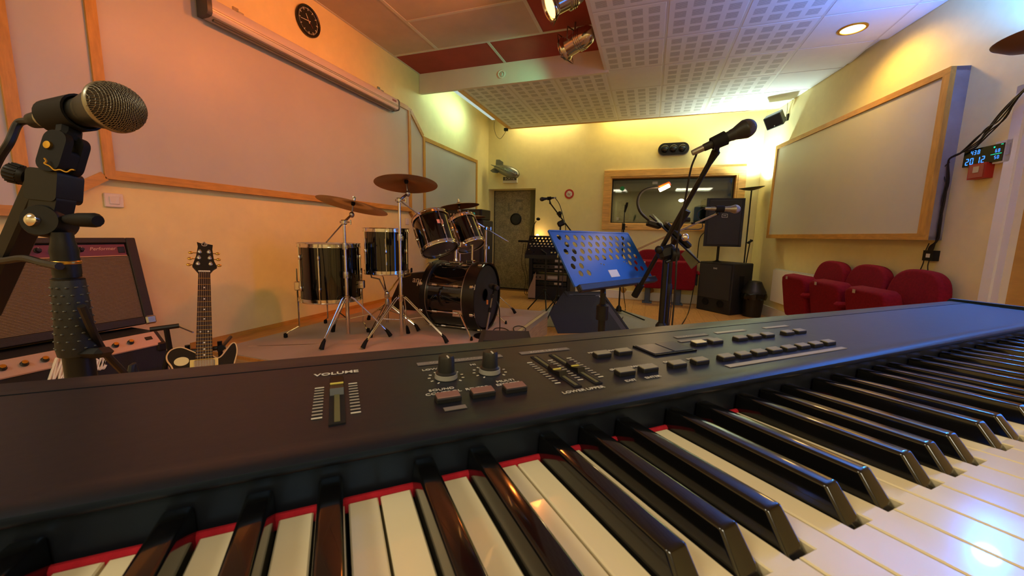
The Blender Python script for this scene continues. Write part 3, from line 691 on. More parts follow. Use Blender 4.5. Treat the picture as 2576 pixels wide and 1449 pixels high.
def tripod(t, c, hub, feet, m=CHROME, r=.0065, double=True, brace=.17, foot=(.017, .045)):
    for (fx, fy) in feet:
        f = V((fx, fy, RIS+.008 if not hasattr(t, 'zz') else 0)); h = V((c[0], c[1], hub)); d = V((fx-c[0], fy-c[1], 0)).normalized(); sd = d.cross(Z1)
        e = f+Z1*.045-d*.02
        lg = MB()
        st = h+d*.028
        if double:
            for s in (-1, 1): lg.tube([st+sd*.012*s, st+d*.02+sd*.013*s-Z1*.012, e+sd*.006*s], r*.72, 6)
        else: lg.tube([st, e], r, 8)
        L = lg.obj('leg', m, t)
        ff = MB(); dd = (e-st).normalized()
        ff.tube([e-dd*.03, e-dd*.0+Z1*.0, f+Z1*.004+d*.004], [foot[0]*.55, foot[0]*.8, foot[0]*1.05], 10); ff.obj('rubber_foot', RUBBER, L)
        mid = st.lerp(e, .5); lo = V((c[0], c[1], RIS+brace))+d*.02
        MB().tube([mid, lo], r*.75, 6).obj('brace', m, t)
def pole(t, c, zs, m=CHROME):   # zs: list of (z, radius); collar between sections
    for (z0, r0), (z1, r1) in zip(zs, zs[1:]):
        MB().tube([(c[0], c[1], z0), (c[0], c[1], z1)], r0, 12).obj('pole', m, t)
    for (z0, r0) in zs[1:-1]:
        cl = MB().lathe([(r0, -.03), (r0+.01, -.03), (r0+.01, .004), (r0+.007, .02), (r0, .02)], (c[0], c[1], z0), (0, 0, 1), 16).obj('collar', STEEL, t)
        MB().tube([(c[0]+.015, c[1]-.01, z0-.01), (c[0]+.045, c[1]-.03, z0-.01)], .005, 6).box((c[0]+.048, c[1]-.032, z0-.01), (.006, .012, .03), bev=.002).obj('wing_screw', CHROME, cl)
snc = (-2.13, 2.78)
tripod(ssd, snc, .47, ((-2.50, 2.98), (-1.83, 2.80), (-2.06, 2.47)), r=.007)
pole(ssd, snc, [(RIS+.06, .012), (.50, .009), (.60, .009)]); 
for k in range(3):
    a = .5+2*PI*k/3; d = V((math.cos(a), math.sin(a), 0)); c0 = V((_sx, _sy, 0)); 
    MB().tube([V((snc[0], snc[1], .575))+d*.01, c0+d*.10+Z1*(_sb.z-.06), c0+d*.196+Z1*(_sb.z-.035), c0+d*.204+Z1*(_sb.z+.02)], .0065, 6).obj('basket_arm', CHROME if k else GOLD, ssd)
    MB().box(c0+d*.206+Z1*(_sb.z+.01), (.016, .03, .04), rotz(a), bev=.004).obj('rubber_grip', RUBBER, ssd)
MB().sphere((snc[0], snc[1], .57), .022, 12).box((snc[0], snc[1], .545), (.04, .03, .03), bev=.004).obj('tilter', CHROME, ssd)
# bass drum
bd = thing('bass_drum', 'black bass drum lying on its side with a port hole in its front head', 'drum', (-1.55, 3.09, RIS+.008))
BC = V((-1.80, 3.09, .555)); BR = .283; BL = .48
MB().lathe([(BR, 0), (BR, BL), (BR-.01, BL), (BR-.01, 0), (BR, 0)], BC, X1, 56).obj('shell', LACQ, bd)
for x0, x1 in ((-.012, .035), (BL-.035-.06, BL+.012)):
    MB().lathe([(BR+.004, x0), (BR+.018, x0), (BR+.018, x1), (BR+.004, x1), (BR+.004, x0)], BC, X1, 56).obj('wood_hoop', mat('hoop_black', '#0c0b0c', .3), bd)
for x in (.040, BL-.10):
    MB().lathe([(BR+.002, x), (BR+.019, x), (BR+.019, x+.006), (BR+.002, x+.006)], BC, X1, 56).obj('hoop_inlay', STEEL, bd)
hd = MB(); hp = V((BC.x+BL, BC.y, BC.z)); holec = (-.035, .02); ho, hi = 48, .052
outer = [((BR+.002)*math.cos(2*PI*k/ho), (BR+.002)*math.sin(2*PI*k/ho)) for k in range(ho)]; inner = [(holec[0]+hi*math.cos(2*PI*k/ho), holec[1]+hi*math.sin(2*PI*k/ho)) for k in range(ho)]
hd.v = [hp+Y1*a+Z1*b for a, b in outer]+[hp+Y1*a+Z1*b for a, b in inner]; hd.f = [(k, (k+1) % ho, ho+(k+1) % ho, ho+k) for k in range(ho)]
hd.obj('front_head', HEADB, bd)
MB().lathe([(hi, -.002), (hi+.006, -.002), (hi+.006, .003), (hi, .003), (hi, -.002)], hp+Y1*holec[0]+Z1*holec[1], X1, 30).obj('port_ring', RUBBER, bd)
MB().lathe([(0, 0), (BR-.004, 0)], BC+X1*.004, X1, 40).obj('batter_head', HEADW, bd)
for k in range(8):
    a = .39+2*PI*k/8; d = V((0, math.cos(a), math.sin(a))); b0 = BC+d*(BR+.004); e = X1.cross(d)
    lg = MB().tube([b0+X1*.13+d*.008, b0+X1*(BL-.17)+d*.008], .0065, 6)
    for x in (.12, BL-.16): lg.box(b0+X1*x+d*.009, (.05, .02, .018), Matrix((X1, e, d)).transposed(), bev=.005)
    L = lg.obj('lug', CHROME, bd)
    for x0, x1 in ((-.02, .12), (BL-.16, BL-.01)):
        MB().tube([b0+X1*x0+d*.010, b0+X1*x1+d*.010], .003, 6).obj('tension_rod', CHROME, L)
    for x in (-.008, BL-.015):
        MB().box(b0+X1*x+d*.014, (.035, .028, .024), Matrix((X1, e, d)).transposed(), bev=.006).tube([b0+X1*x+d*.014, b0+X1*(x+(.03 if x > 0 else -.03))+d*.014], .004, 6).tube([b0+X1*(x+(.03 if x > 0 else -.03))+d*.014-e*.022, b0+X1*(x+(.03 if x > 0 else -.03))+d*.014+e*.022], .004, 6).obj('claw', CHROME, L)
for (fx, fy, sy) in ((-1.285, 2.715, -1), (-1.235, 3.365, 1)):   # spurs
    br = BC+V((BL-.13, sy*.262, -.115)); f = V((fx, fy, RIS+.02))
    s_ = MB().tube([br, br.lerp(f, .6)], .0085, 8).tube([br.lerp(f, .58), f], .0055, 8).obj('spur', CHROME, bd)
    MB().lathe([(.011, 0), (.012, .01), (.006, .03)], f-Z1*.011, Z1, 10).obj('rubber_tip', RUBBER, s_)
    MB().box(br-X1*.02, (.09, .014, .06), bev=.004).obj('spur_plate', CHROME, bd)
MB().lathe([(.018, 0), (.02, .03), (.012, .045), (.012, .12)], (-1.62, 3.09, .835), Z1, 14).box((-1.62, 3.09, .845), (.10, .07, .025), bev=.005).obj('tom_mount', CHROME, bd)
MB().tube([(-1.62, 3.09, .85), (-1.62, 3.09, 1.02)], .013, 12).tube([(-1.55, 3.28, .845), (-1.55, 3.28, 1.0)], .011, 10).box((-1.55, 3.25, .842), (.07, .05, .03), bev=.004).box((-1.60, 3.16, 1.0), (.05, .14, .05), bev=.006).tube([(-1.62, 3.09, 1.0), (-1.66, 2.98, .95)], .011, 8).tube([(-1.55, 3.25, 1.0), (-1.60, 3.38, .97)], .011, 8).obj('tom_holder', CHROME, bd)
# mounted toms, tilted to the drummer
t1a, t1b = atd(1082, 551, 3.37), atd(1106, 626, 3.30)
drum('rack_tom', 'tilted black rack tom nearest the camera, mounted above the bass drum', t1a, t1b, .149, 6, 'rack toms', ph=.55, badge=-.55)
t2a, t2b = atd(1160, 556, 3.66), atd(1184, 617, 3.60)
drum('rack_tom', 'tilted black rack tom farther from the camera, behind the nearer one', t2a, t2b, .126, 6, 'rack toms', ph=.4)
# ---- cymbals and their stands
def cymbal(label, c, n, r, m, group='cymbals of the drum kit', bell=.17):
    c, n = V(c), V(n).normalized(); t = thing('cymbal', label, 'cymbal', c, group)
    P = [(.006, .030), (r*bell*.5, .028), (r*bell, .016), (r*.55, .004), (r, -.014)]
    mb = MB(); seg = 56
    mb.lathe(P+[(r-.0005, -.016)]+[(q, h-.002) for q, h in P[::-1]], c, n, seg)
    o = mb.obj('cymbal_disc', m, t, ang=60)
    uv = o.data.uv_layers.new(name='uv')
    for lp in o.data.loops:
        p = o.data.vertices[lp.vertex_index].co; q = V(p); d = (q-n*q.dot(n)).length; uv.data[lp.index].uv = (d/r, 0)
    MB().lathe([(.014, .018), (.016, .004), (.012, -.008), (.006, -.012)], c, n, 14).obj('felt_washer', RUBBER, t)
    MB().tube([c+n*.028, c+n*.062], .004, 6).box(c+n*.054, (.036, .008, .016), Matrix(basis(n)).transposed(), bev=.003).lathe([(.012, .03), (.013, .046), (0, .047)], c, n, 12).obj('wing_nut', CHROME, t)
    return t
RT = CR.copy(); RT.z = 0; RT.normalize()
def fw(P): q = V((P.x, P.y, 0)); return q.normalized()
ca = atd(888, 514, 2.98); na = Z1+RT*.235+fw(ca)*.19
cymbal('large worn bronze crash cymbal tilted down to the right, over the floor tom', ca, na, .262, CYMB2)
cb = atd(1022, 459, 2.98); nb = Z1+RT*.02+fw(cb)*.19
cymbal('dark bronze crash cymbal highest of the drum kit, seen from below', cb, nb, .238, CYMB)
cc = atd(1155, 516, 3.95); nc_ = Z1-RT*.13+fw(cc)*.06
cymbal('small bronze cymbal at the back of the kit, in front of the bass amplifier head', cc, nc_, .205, CYMB)
c4 = atd(1180, 545, 3.85); n4 = Z1-RT*.10+fw(c4)*.03
cymbal('thin bronze cymbal half hidden behind the farther rack tom', c4, n4, .165, CYMB)
def cstand(label, base, feet, hub, zs, head, cym, n, rod=None, wing=None):
    t = thing('cymbal_stand', label, 'stand', (base[0], base[1], RIS+.008), 'chrome cymbal stands')
    tripod(t, base, hub, feet); pole(t, base, zs)
    top = V((base[0], base[1], zs[-1][0]))
    MB().lathe([(.016, -.035), (.020, -.02), (.020, .012), (.008, .02), (0, .02)], (base[0], base[1], hub), Z1, 14).obj('hub', CHROME, t)
    hv = V(head); k = (V(cym)-hv).normalized(); 
    tl = MB().box(top.lerp(hv, .0), (.03, .045, .035), bev=.006).tube([top-RT*.03, top+RT*.03], .008, 8); tl.obj('tilter', CHROME, t)
    MB().tube([top+RT*.03, top+RT*.045], .006, 6).box(top+RT*.05, (.006, .014, .036), bev=.003).obj('wing_screw', CHROME, t)
    MB().tube([top, hv], .009, 10).obj('boom_arm', CHROME, t)
    MB().sphere(hv, .02, 12, (1, 1, 1.2)).tube([hv, V(cym)-V(n).normalized()*.0], .0055, 8).obj('top_rod', STEEL, t)
    if rod is not None: MB().tube([top, V(rod)], .0052, 8).sphere(V(rod), .007, 8).obj('counter_rod', STEEL, t)
    return t
ba = (-2.19, 2.37); za = atx(866, 558, ba[0]).z
pa = V((ba[0], ba[1], 0)); da = depth(V((ba[0], ba[1], 1.15)))
ztA = atd(868, 559, da).z
cstand('chrome cymbal stand in front of the floor tom, holding the lowest crash cymbal', ba, ((-2.155, 2.07), (-2.46, 2.49), (-1.94, 2.56)), atd(876, 752, da).z, [(RIS+.05, .0145), (atd(872, 692, da).z, .0125), (atd(870, 618, da).z, .0105), (ztA, .008)], atd(885, 540, 2.98), ca, na, rod=atd(821, 609, da+.1))
bb = (-1.80, 2.52); db = depth(V((bb[0], bb[1], 1.2)))
cstand('tall chrome cymbal stand in front of the bass drum, holding the highest crash cymbal', bb, ((-1.907, 2.205), (-1.43, 2.575), (-1.865, 2.70)), atd(1033, 752, db).z, [(RIS+.04, .0145), (atd(1034, 690, db).z, .0125), (atd(1034, 596, db).z, .0105), (atd(1035, 505, db).z, .008)], atd(1026, 487, 2.98), cb, nb, rod=atd(1055, 540, db+.05))
be = V((-1.47, 3.80)); de = depth(V((be[0], be[1], 1.0)))
be_p = atd(1222, 640, 4.0)
cstand('chrome boom cymbal stand behind the bass drum with a reddish boom arm', (be_p.x, be_p.y), ((-1.32, 3.87), (be_p.x-.25, be_p.y-.1), (be_p.x-.05, be_p.y+.05)), .55, [(RIS+.05, .013), (atd(1220, 620, 4.0).z, .011), (atd(1221, 575, 4.0).z, .008)], atd(1183, 551, 3.87), c4, n4, rod=atd(1278, 608, 4.05))
cst2 = atd(1157, 600, 3.97)
cstand('slim chrome cymbal stand mostly hidden behind the rack toms', (cst2.x, cst2.y), ((cst2.x+.12, cst2.y-.05), (cst2.x-.22, cst2.y-.05), (cst2.x+.05, cst2.y+.04)), .55, [(RIS+.05, .012), (.8, .010), (cc.z-.12, .008)], cc-Z1*.05, cc, nc_)
# bass drum microphone on its short stand
bm_ = thing('microphone', 'grey bass drum microphone on a short stand at the port hole', 'microphone', atd(1240, 724, 3.2))
mc = atd(1243, 722, 3.22); mt = atd(1222, 716, 3.30); md = (mt-mc).normalized()
MB().lathe([(0, -.05), (.018, -.048), (.024, -.02), (.024, .03), (.02, .05), (0, .052)], mc, md, 16).obj('body', mat('mic_grey', '#3b3a38', .5, .4), bm_)
MB().lathe([(.0255, -.03), (.0255, .0), (.024, .0)], mc, md, 16).obj('clamp_ring', BLACKM, bm_)
sb = atz(1222, 842, RIS+.02)
bs = thing('mic_stand', 'short chrome microphone stand in front of the bass drum head', 'stand', (sb.x, sb.y, RIS+.008))
lo, up_ = V((sb.x, sb.y, RIS+.02)), atd(1238, 748, 3.18)
MB().tube([lo, lo.lerp(up_, .68)], .0085, 10).obj('pole', STEEL, bs); MB().tube([lo.lerp(up_, .66), up_], .006, 8).obj('upper_pole', STEEL, bs)
MB().lathe([(.0, 0), (.10, 0), (.10, .008), (.02, .022), (.011, .04)], (sb.x, sb.y, RIS+.008), Z1, 24).obj('base', BLACKM, bs)
MB().lathe([(.0095, -.02), (.013, -.02), (.013, .02), (.0095, .02)], lo.lerp(up_, .67), (up_-lo).normalized(), 12).obj('collar', BLACKM, bs)
MB().tube([up_, mc-Z1*.024], .008, 8).box(up_+Z1*.01, (.02, .03, .03), bev=.004).obj('clip', BLACKM, bs)
pxl = atd(1226, 755, 3.18); MB().tube([pxl, pxl-Z1*.035], .008, 8).obj('plug', mat('orange_plug', '#c8743a', .5), bs)
# cable looped on the carpet
zc_ = RIS+.014
loop = [(1256, 770), (1258, 800), (1256, 836), (1238, 840), (1246, 826), (1268, 826), (1282, 836), (1260, 846), (1236, 848), (1262, 850), (1290, 846), (1316, 838), (1322, 826), (1306, 820), (1292, 824), (1296, 836), (1312, 848)]
pts = [atd(1250, 757, 3.2), atd(1256, 780, 3.2)]+[atz(x, y, zc_) for x, y in loop[2:]]
tag(MB().tube(curve(pts, 6), .0042, 6).obj('cable', CABLE), 'thin black microphone cable looped on the carpet by the bass drum', 'cable')
# ================================================================== LEFT WALL: boards, screen, clock, switches
def beam(mb, p, q, w, h, up=Z1, bev=0.0):
    p, q = V(p), V(q); d = (q-p).normalized(); a = up.cross(d)
    if a.length < 1e-5: a = X1.cross(d)
    a.normalize(); b = d.cross(a)
    return mb.box((p+q)/2, (w, h, (q-p).length), Matrix((a, b, d)).transposed(), bev)
wp = thing('wall_board', 'grey acoustic boards framed by orange wooden battens along the left wall', 'wall panel', (XL, 2.9, 1.1))
XF = -3.0
def boardp(poly): MB().prism(poly, (XL, 0, 0), Y1, Z1, .035, en=X1).obj('board', BOARD, wp, smooth=False)
boardp([(-.2, 1.17), (1.04, 1.17), (1.04, 2.45), (-.2, 2.45)])
boardp([(1.09, 1.19), (1.385, 1.39), (1.385, 2.66), (1.09, 2.46)])
boardp([(1.43, 1.40), (4.42, 1.40), (4.42, 2.64), (1.43, 2.64)])
boardp([(4.47, 1.37), (4.76, 1.14), (4.76, 2.39), (4.47, 2.62)])
boardp([(4.81, 1.12), (6.48, 1.12), (6.48, 2.36), (4.81, 2.36)])
def batten(p, q, w=.052, m=OAK):
    mb = MB(); (y0, z0), (y1, z1) = p, q; beam(mb, (XL+.03, y0, z0), (XL+.03, y1, z1), .05, w, up=X1 if abs(z1-z0) < 1e-6 else X1)
    d = V((0, y1-y0, z1-z0)).normalized(); nrm = V((0, -d.z, d.y))
    mb = MB(); A, B_ = V((XL, y0, z0)), V((XL, y1, z1))
    pr_ = [A-nrm*w/2, A+nrm*w/2, A+nrm*w/2+X1*.048, A-nrm*w/2+X1*.048]; mb.hexa(pr_+[p_+(B_-A) for p_ in pr_]); mb.obj('batten', m, wp)
for y, z0, z1 in ((1.065, 1.17, 2.47), (1.408, 1.372, 2.68), (4.445, 1.372, 2.67), (4.785, 1.12, 2.40), (6.505, 1.10, 2.40)): batten((y, z0), (y, z1), .05, OAKV)
batten((-.2, 1.165), (1.04, 1.165)); batten((1.09, 1.185), (1.383, 1.385)); batten((1.433, 1.397), (4.42, 1.397)); batten((4.47, 1.375), (4.76, 1.125)); batten((4.81, 1.125), (6.48, 1.125))
batten((-.2, 2.45), (1.04, 2.45)); batten((1.09, 2.46), (1.383, 2.66)); batten((1.433, 2.655), (4.42, 2.655)); batten((4.47, 2.645), (4.76, 2.40)); batten((4.81, 2.372), (6.48, 2.372))
# projection screen case
s0, s1 = atx(512, 22, -2.93).y, atx(999, 262, -2.93).y
scr = thing('projection_screen', 'rolled-up white projection screen case mounted high on the left wall', 'screen', (-2.95, (s0+s1)/2, 2.50))
SCW = mat('screen_case', '#cfc6c2', .35, .1); ca_ = [(-.0, .0), (-.0, .12), (.03, .13), (.085, .122), (.10, .10), (.10, .022), (.09, .006), (.06, 0)]
zb = atx(999, 276, -2.90).z
MB().prism(ca_, (-2.995, s0+.03, zb), X1, Z1, s1-s0-.05, en=Y1).obj('case', SCW, scr)
for a, b in ((s0, s0+.032), (s1-.022, s1)):
    MB().prism([(p*1.06-.002, q*1.05-.003) for p, q in ca_], (-2.995, a, zb), X1, Z1, b-a, en=Y1).obj('end_cap', mat('grey_plastic', '#4f4d4f', .45), scr)
for zz in (.036, .05): MB().box((-2.894, (s0+s1)/2, zb+zz), (.004, s1-s0-.06, .004)).obj('case_rib', STEEL, scr)
MB().tube([(-2.935, s0+.06, zb-.004), (-2.935, s1-.06, zb-.004)], .012, 8).obj('weight_bar', mat('bar_grey', '#6b6763', .4, .5), scr)
for y in (s0+.27, s1-.25): MB().box((-2.97, y, zb+.142), (.06, .05, .02), bev=.004).box((-2.995, y, zb+.165), (.012, .04, .05)).obj('bracket', STEEL, scr)
MB().box((-2.8945, s1-.10, zb+.085), (.003, .07, .02)).obj('label_plate', mat('screen_label', '#8d4f55', .5), scr)
# clock
cc_ = atx(777, 53, -3.02); cl_ = thing('wall_clock', 'round black wall clock with white marks high on the left wall', 'clock', cc_)
MB().lathe([(0, .0), (.128, 0), (.130, .02), (.122, .03), (.112, .024), (.110, .014), (0, .014)], (XL+.001, cc_.y, cc_.z), X1, 40).obj('case', mat('clock_black', '#191614', .4), cl_)
def hand(a, L, w, x, nm, m=LETTER):   # a: clock angle from 12
    d = V((0, math.sin(a), math.cos(a))); mb = MB(); o = V((XL+x, cc_.y, cc_.z)); e = V((0, d.z, -d.y)); mb.hexa([o-d*.02-e*w, o-d*.02+e*w, o-d*.02+e*w+X1*.002, o-d*.02-e*w+X1*.002, o+d*L-e*w*.6, o+d*L+e*w*.6, o+d*L+e*w*.6+X1*.002, o+d*L-e*w*.6+X1*.002]); mb.obj(nm, m, cl_)
for k in range(60):
    a = 2*PI*k/60; big = k % 5 == 0; d = V((0, math.sin(a), math.cos(a))); o = V((XL+.0155, cc_.y, cc_.z))+d*(.096 if big else .101)
    MB().box(o, (.0015, .006 if big else .0025, .022 if big else .01), Matrix((X1, V((0, d.z, -d.y)), d)).transposed()).obj('minute_mark', LETTER, cl_, smooth=False)
hand(math.radians(-28), .058, .004, .018, 'hour_hand'); hand(math.radians(-97), .088, .003, .020, 'minute_hand'); hand(math.radians(140), .06, .0012, .0225, 'second_hand', mat('hand_red', '#a8332a', .5))
# light switches
def switch(p, label, w=.085):
    t = thing('light_switch', label, 'switch', p)
    MB().box(p+X1*.006, (.012, w, .082), bev=.004).obj('plate', mat('switch_white', '#ded5cc', .4), t)
    MB().box(p+X1*.014, (.006, w*.52, .045), Matrix.Rotation(.05, 3, 'Y'), bev=.0015).obj('rocker', MATS['switch_white'], t)
p = atx(286, 504, -3.035); switch(V((XL, p.y, p.z)), 'white light switch on the left wall above the guitar amplifiers', .09)
p = atx(1024, 557, -3.035); switch(V((XL, p.y, p.z)), 'white light switch on the left wall beyond the tall cymbal stand', .07)
# ================================================================== AMPLIFIERS
mx, mz = -2.53, .50
ma = thing('guitar_amplifier', 'black guitar combo amplifier with silver control strip and white script logo, on the floor', 'amplifier', (-2.68, .95, 0))
YA0, YA1 = .38, 1.345
MB().prism([(0, .02), (0, .455), (-.065, .515), (-.30, .515), (-.30, .02)], (mx, YA0, 0), X1, Z1, YA1-YA0, en=Y1).obj('cabinet', TOLEX, ma)
MB().prism([(.004, .452), (.006, .458), (-.060, .519), (-.066, .516)], (mx, YA0+.03, 0), X1, Z1, YA1-YA0-.05, en=Y1).obj('control_panel', mat('silver_panel', '#b9a9a6', .35, .6), ma)
nrm = V((.061, 0, .066)).normalized()
for i in range(13):
    y = YA0+.08+i*.062
    if i in (9,): continue
    b0 = V((mx-.028, y, .490)); k = MB().lathe([(.013, 0), (.014, .003), (.011, .006), (.0105, .016), (.009, .018), (0, .018)], b0, nrm, 16).obj('knob', mat('amp_knob', '#1a1718', .4), ma)
    MB().lathe([(0, .019), (.0085, .019), (.0095, .0175)], b0, nrm, 16).obj('knob_cap', GOLD, k)
MB().box((mx-.03, YA1-.06, .493), (.02, .03, .004), Matrix.Rotation(.82, 3, 'Y')).obj('switch', BLACK, ma)
def script_logo():
    S = [[(0, -.35), (.12, -.3), (.25, .1), (.5, 1.35), (.58, 1.5), (.6, 1.2), (.62, .2), (.68, .15), (1.1, 1.35), (1.2, 1.5), (1.2, 1.2), (1.12, .25), (1.2, .0), (1.38, .2)],
         [(1.9, .72), (1.68, .82), (1.47, .5), (1.5, .08), (1.7, .08), (1.88, .6), (1.92, .78), (1.86, .2), (1.96, .02), (2.12, .2)],
         [(2.12, .2), (2.28, .8), (2.34, .86), (2.4, .72), (2.58, .74), (2.56, .2), (2.64, .02), (2.8, .2)],
         [(2.8, .2), (3.02, .86), (3.06, .5), (3.1, .15), (2.94, -.02), (2.84, .08)],
         [(3.1, .15), (3.3, .4), (3.62, 1.3), (3.62, 1.55), (3.5, 1.4), (3.42, .6), (3.42, .0), (3.55, .55), (3.7, .78), (3.8, .55), (3.8, .12), (3.9, .02), (4.04, .2)],
         [(4.54, .72), (4.32, .82), (4.11, .5), (4.14, .08), (4.34, .08), (4.52, .6), (4.56, .78), (4.5, .2), (4.6, .02), (4.76, .2)],
         [(4.76, .2), (5.02, .9), (5.08, 1.4), (4.98, 1.55), (4.9, 1.3), (4.86, .25), (4.96, .0), (5.12, .2)],
         [(5.12, .2), (5.38, .9), (5.44, 1.4), (5.34, 1.55), (5.26, 1.3), (5.22, .25), (5.32, .0), (5.5, .25)]]
    ya, yb_ = atx(112, 948, mx).y, atx(276, 905, mx).y; k = (yb_-ya)/6.1; z0 = atx(250, 929, mx).z; mb = MB()
    for st in S: mb.tube(curve([V((mx+.004, ya+(x+y*.42)*k, z0+y*k*1.75)) for x, y in st], 5), .0058, 6)
    return mb.obj('logo', LETTER, ma)
script_logo()
MB().box((mx-.15, (YA0+YA1)/2, .01), (.28, YA1-YA0-.08, .02)).obj('base', RUBBER, ma)
MB().box((mx+.003, (YA0+YA1)/2, .19), (.006, YA1-YA0-.08, .28)).obj('grille_cloth', mat('grille_black', '#141314', .8, bump=.2, scale=200), ma)
for y in (YA0+.02, YA1-.02): MB().box((mx-.012, y, .44), (.045, .045, .05), bev=.008).obj('corner_cap', BLACK, ma)
# brown-grille amplifier leaning back on top
ba_ = thing('guitar_amplifier', 'guitar amplifier with brown woven grille leaning on top of the black one', 'amplifier', (-2.9, .98, .53))
P00 = V((-2.775, .42, .532)); aup = (V((-2.885, 0, 1.03))-V((-2.775, 0, .532))); H_ = aup.length; aup.normalize(); aout = V((aup.z, 0, -aup.x))
W_ = 1.005
def av(y, u, o=0.0): return P00+Y1*y+aup*u+aout*o
def abox(y0, y1, u0, u1, o0, o1, nm, m, bev=.004):
    return MB().box((av(y0, u0, o0)+av(y1, u1, o1))/2, (abs(o1-o0), y1-y0, u1-u0), Matrix((aout, Y1, aup)).transposed(), bev).obj(nm, m, ba_)
VIN = mat('dark_brown_vinyl', '#241c18', .6, var=.2, scale=150, bump=.2)
MB().prism([(0, 0), (0, H_), (-.11, H_), (-.17, 0)], P00-V((0, 0, 0)), aout, aup, W_, en=Y1).obj('cabinet', VIN, ba_)
for y0, y1 in ((0, .045), (W_-.045, W_)): abox(y0, y1, 0, H_, 0, .022, 'side_board', VIN)
abox(0.045, W_-.045, H_-.03, H_, 0, .022, 'top_board', VIN); abox(.045, W_-.045, 0, .045, 0, .022, 'bottom_board', VIN)
GRL = mat('brown_grille_cloth', '#8a6a4a', .85)
def _grille():
    N, L, b = nodes(GRL); tc = N.new('ShaderNodeTexCoord'); mp = N.new('ShaderNodeMapping'); L.new(tc.outputs['Object'], mp.inputs[0])
    w1 = N.new('ShaderNodeTexWave'); w1.bands_direction = 'Z'; w1.inputs['Scale'].default_value = 46; w1.inputs['Distortion'].default_value = .8
    w2 = N.new('ShaderNodeTexWave'); w2.bands_direction = 'Y'; w2.inputs['Scale'].default_value = 70; w2.inputs['Distortion'].default_value = .3
    L.new(mp.outputs[0], w1.inputs['Vector']); L.new(mp.outputs[0], w2.inputs['Vector'])
    ad = N.new('ShaderNodeMath'); ad.operation = 'MULTIPLY'; L.new(w1.outputs['Fac'], ad.inputs[0]); L.new(w2.outputs['Fac'], ad.inputs[1])
    mx_ = N.new('ShaderNodeMix'); mx_.data_type = 'RGBA'; mx_.inputs['A'].default_value = (*srgb('#2c2119'), 1); mx_.inputs['B'].default_value = (*srgb('#86705a'), 1)
    L.new(w1.outputs['Fac'], mx_.inputs['Factor']); L.new(mx_.outputs['Result'], b.inputs['Base Color'])
    bp = N.new('ShaderNodeBump'); bp.inputs['Strength'].default_value = .5; bp.inputs['Distance'].default_value = .002; L.new(ad.outputs[0], bp.inputs['Height']); L.new(bp.outputs[0], b.inputs['Normal'])
_grille()
abox(.045, W_-.045, .045, H_-.105, 0, .010, 'grille', GRL, .001)
abox(.05, W_-.05, H_-.10, H_-.035, 0, .008, 'control_strip', mat('red_brown_strip', '#6a2f26', .4, .3), .001)
abox(.05, W_-.05, H_-.104, H_-.099, 0, .012, 'strip_edge', mat('tan_piping', '#b98a66', .5), .001)
for i in range(14):
    y = .09+i*.052
    k = MB().lathe([(.014, 0), (.014, .004), (.010, .006), (.009, .02), (0, .021)], av(y, H_-.062, .008), aout, 14).obj('knob', BLACK, ba_)
    MB().tube([av(y, H_-.058, .028), av(y, H_-.050, .020)], .0012, 5).obj('pointer', LETTER, k)
text('Performer', .026, mat('amp_print', '#c49a78', .5), ba_, av(W_-.150, H_-.060, .0082), Y1, aup, .0006, shear=.3, name='logo')
MB().lathe([(.010, 0), (.012, 0), (.012, .002), (.010, .002), (.010, 0)], av(W_-.235, H_-.062, .008), aout, 16).obj('indicator', MATS['amp_print'], ba_)
abox(W_-.085, W_-.055, H_-.085, H_-.05, .006, .012, 'power_switch', BLACK, .002)
MB().tube(curve([av(.38, H_, -.05), av(.40, H_+.012, -.05), av(.62, H_+.012, -.05), av(.64, H_, -.05)], 4), .006, 6).obj('handle', RUBBER, ba_)
for y in (.02, W_-.02): MB().box(av(y, .02, .012), (.04, .05, .05), Matrix((aout, Y1, aup)).transposed(), bev=.008).obj('corner_cap', STEEL, ba_)
# ================================================================== ELECTRIC GUITAR
N_ = atd(514, 686, 1.78)
lo_, hi_ = 1.3, 1.78
for _ in range(40):
    m_ = (lo_+hi_)/2
    if (atd(514, 917, m_)-N_).length > .452: lo_ = m_
    else: hi_ = m_
K_ = atd(514, 917, m_)
gy = (N_-K_).normalized(); gn = -(ray(514, 800).normalized()); gn = (gn-gy*gn.dot(gy)).normalized(); gx = gy.cross(gn)   # gx to the right as seen
G0 = K_-gy*.0
def gp(a, b, c=0.0): return G0+gx*a+gy*b+gn*c
gt = thing('electric_guitar', 'black electric guitar with light binding standing upright on a guitar stand', 'guitar', gp(0, -.38, 0))
GBL = mat('guitar_black', '#0c0b0c', .15, coat=.5); BIND = mat('cream_binding', '#c9a878', .5)
half = [(0, .075), (.03, .07), (.055, .055), (.075, .06), (.098, .085), (.125, .115), (.142, .118), (.150, .10), (.150, .07), (.135, .02), (.118, -.04), (.122, -.09), (.15, -.15), (.168, -.22), (.155, -.30), (.10, -.365), (.03, -.385)]
half = [(a*.74, b-.03) for a, b in half]
lefth = [(0, -.388), (-.05, -.383), (-.12, -.35), (-.165, -.29), (-.172, -.22), (-.15, -.14), (-.125, -.08), (-.12, -.03), (-.135, .03), (-.155, .06), (-.158, .085), (-.14, .108), (-.10, .115), (-.055, .095), (-.03, .082)]
lefth = [(a*.74, b-.03) for a, b in lefth]
body = [(a, b) for a, b in [(p.x, p.y) for p in curve([(a, b, 0) for a, b in half+lefth], 4, True)]]
MB().prism(body, gp(0, 0, -.045), gx, gy, .044, en=gn).obj('body', GBL, gt)
MB().tube([gp(a, b, -.002) for a, b in body], .0028, 5, closed=True).obj('binding', BIND, gt)
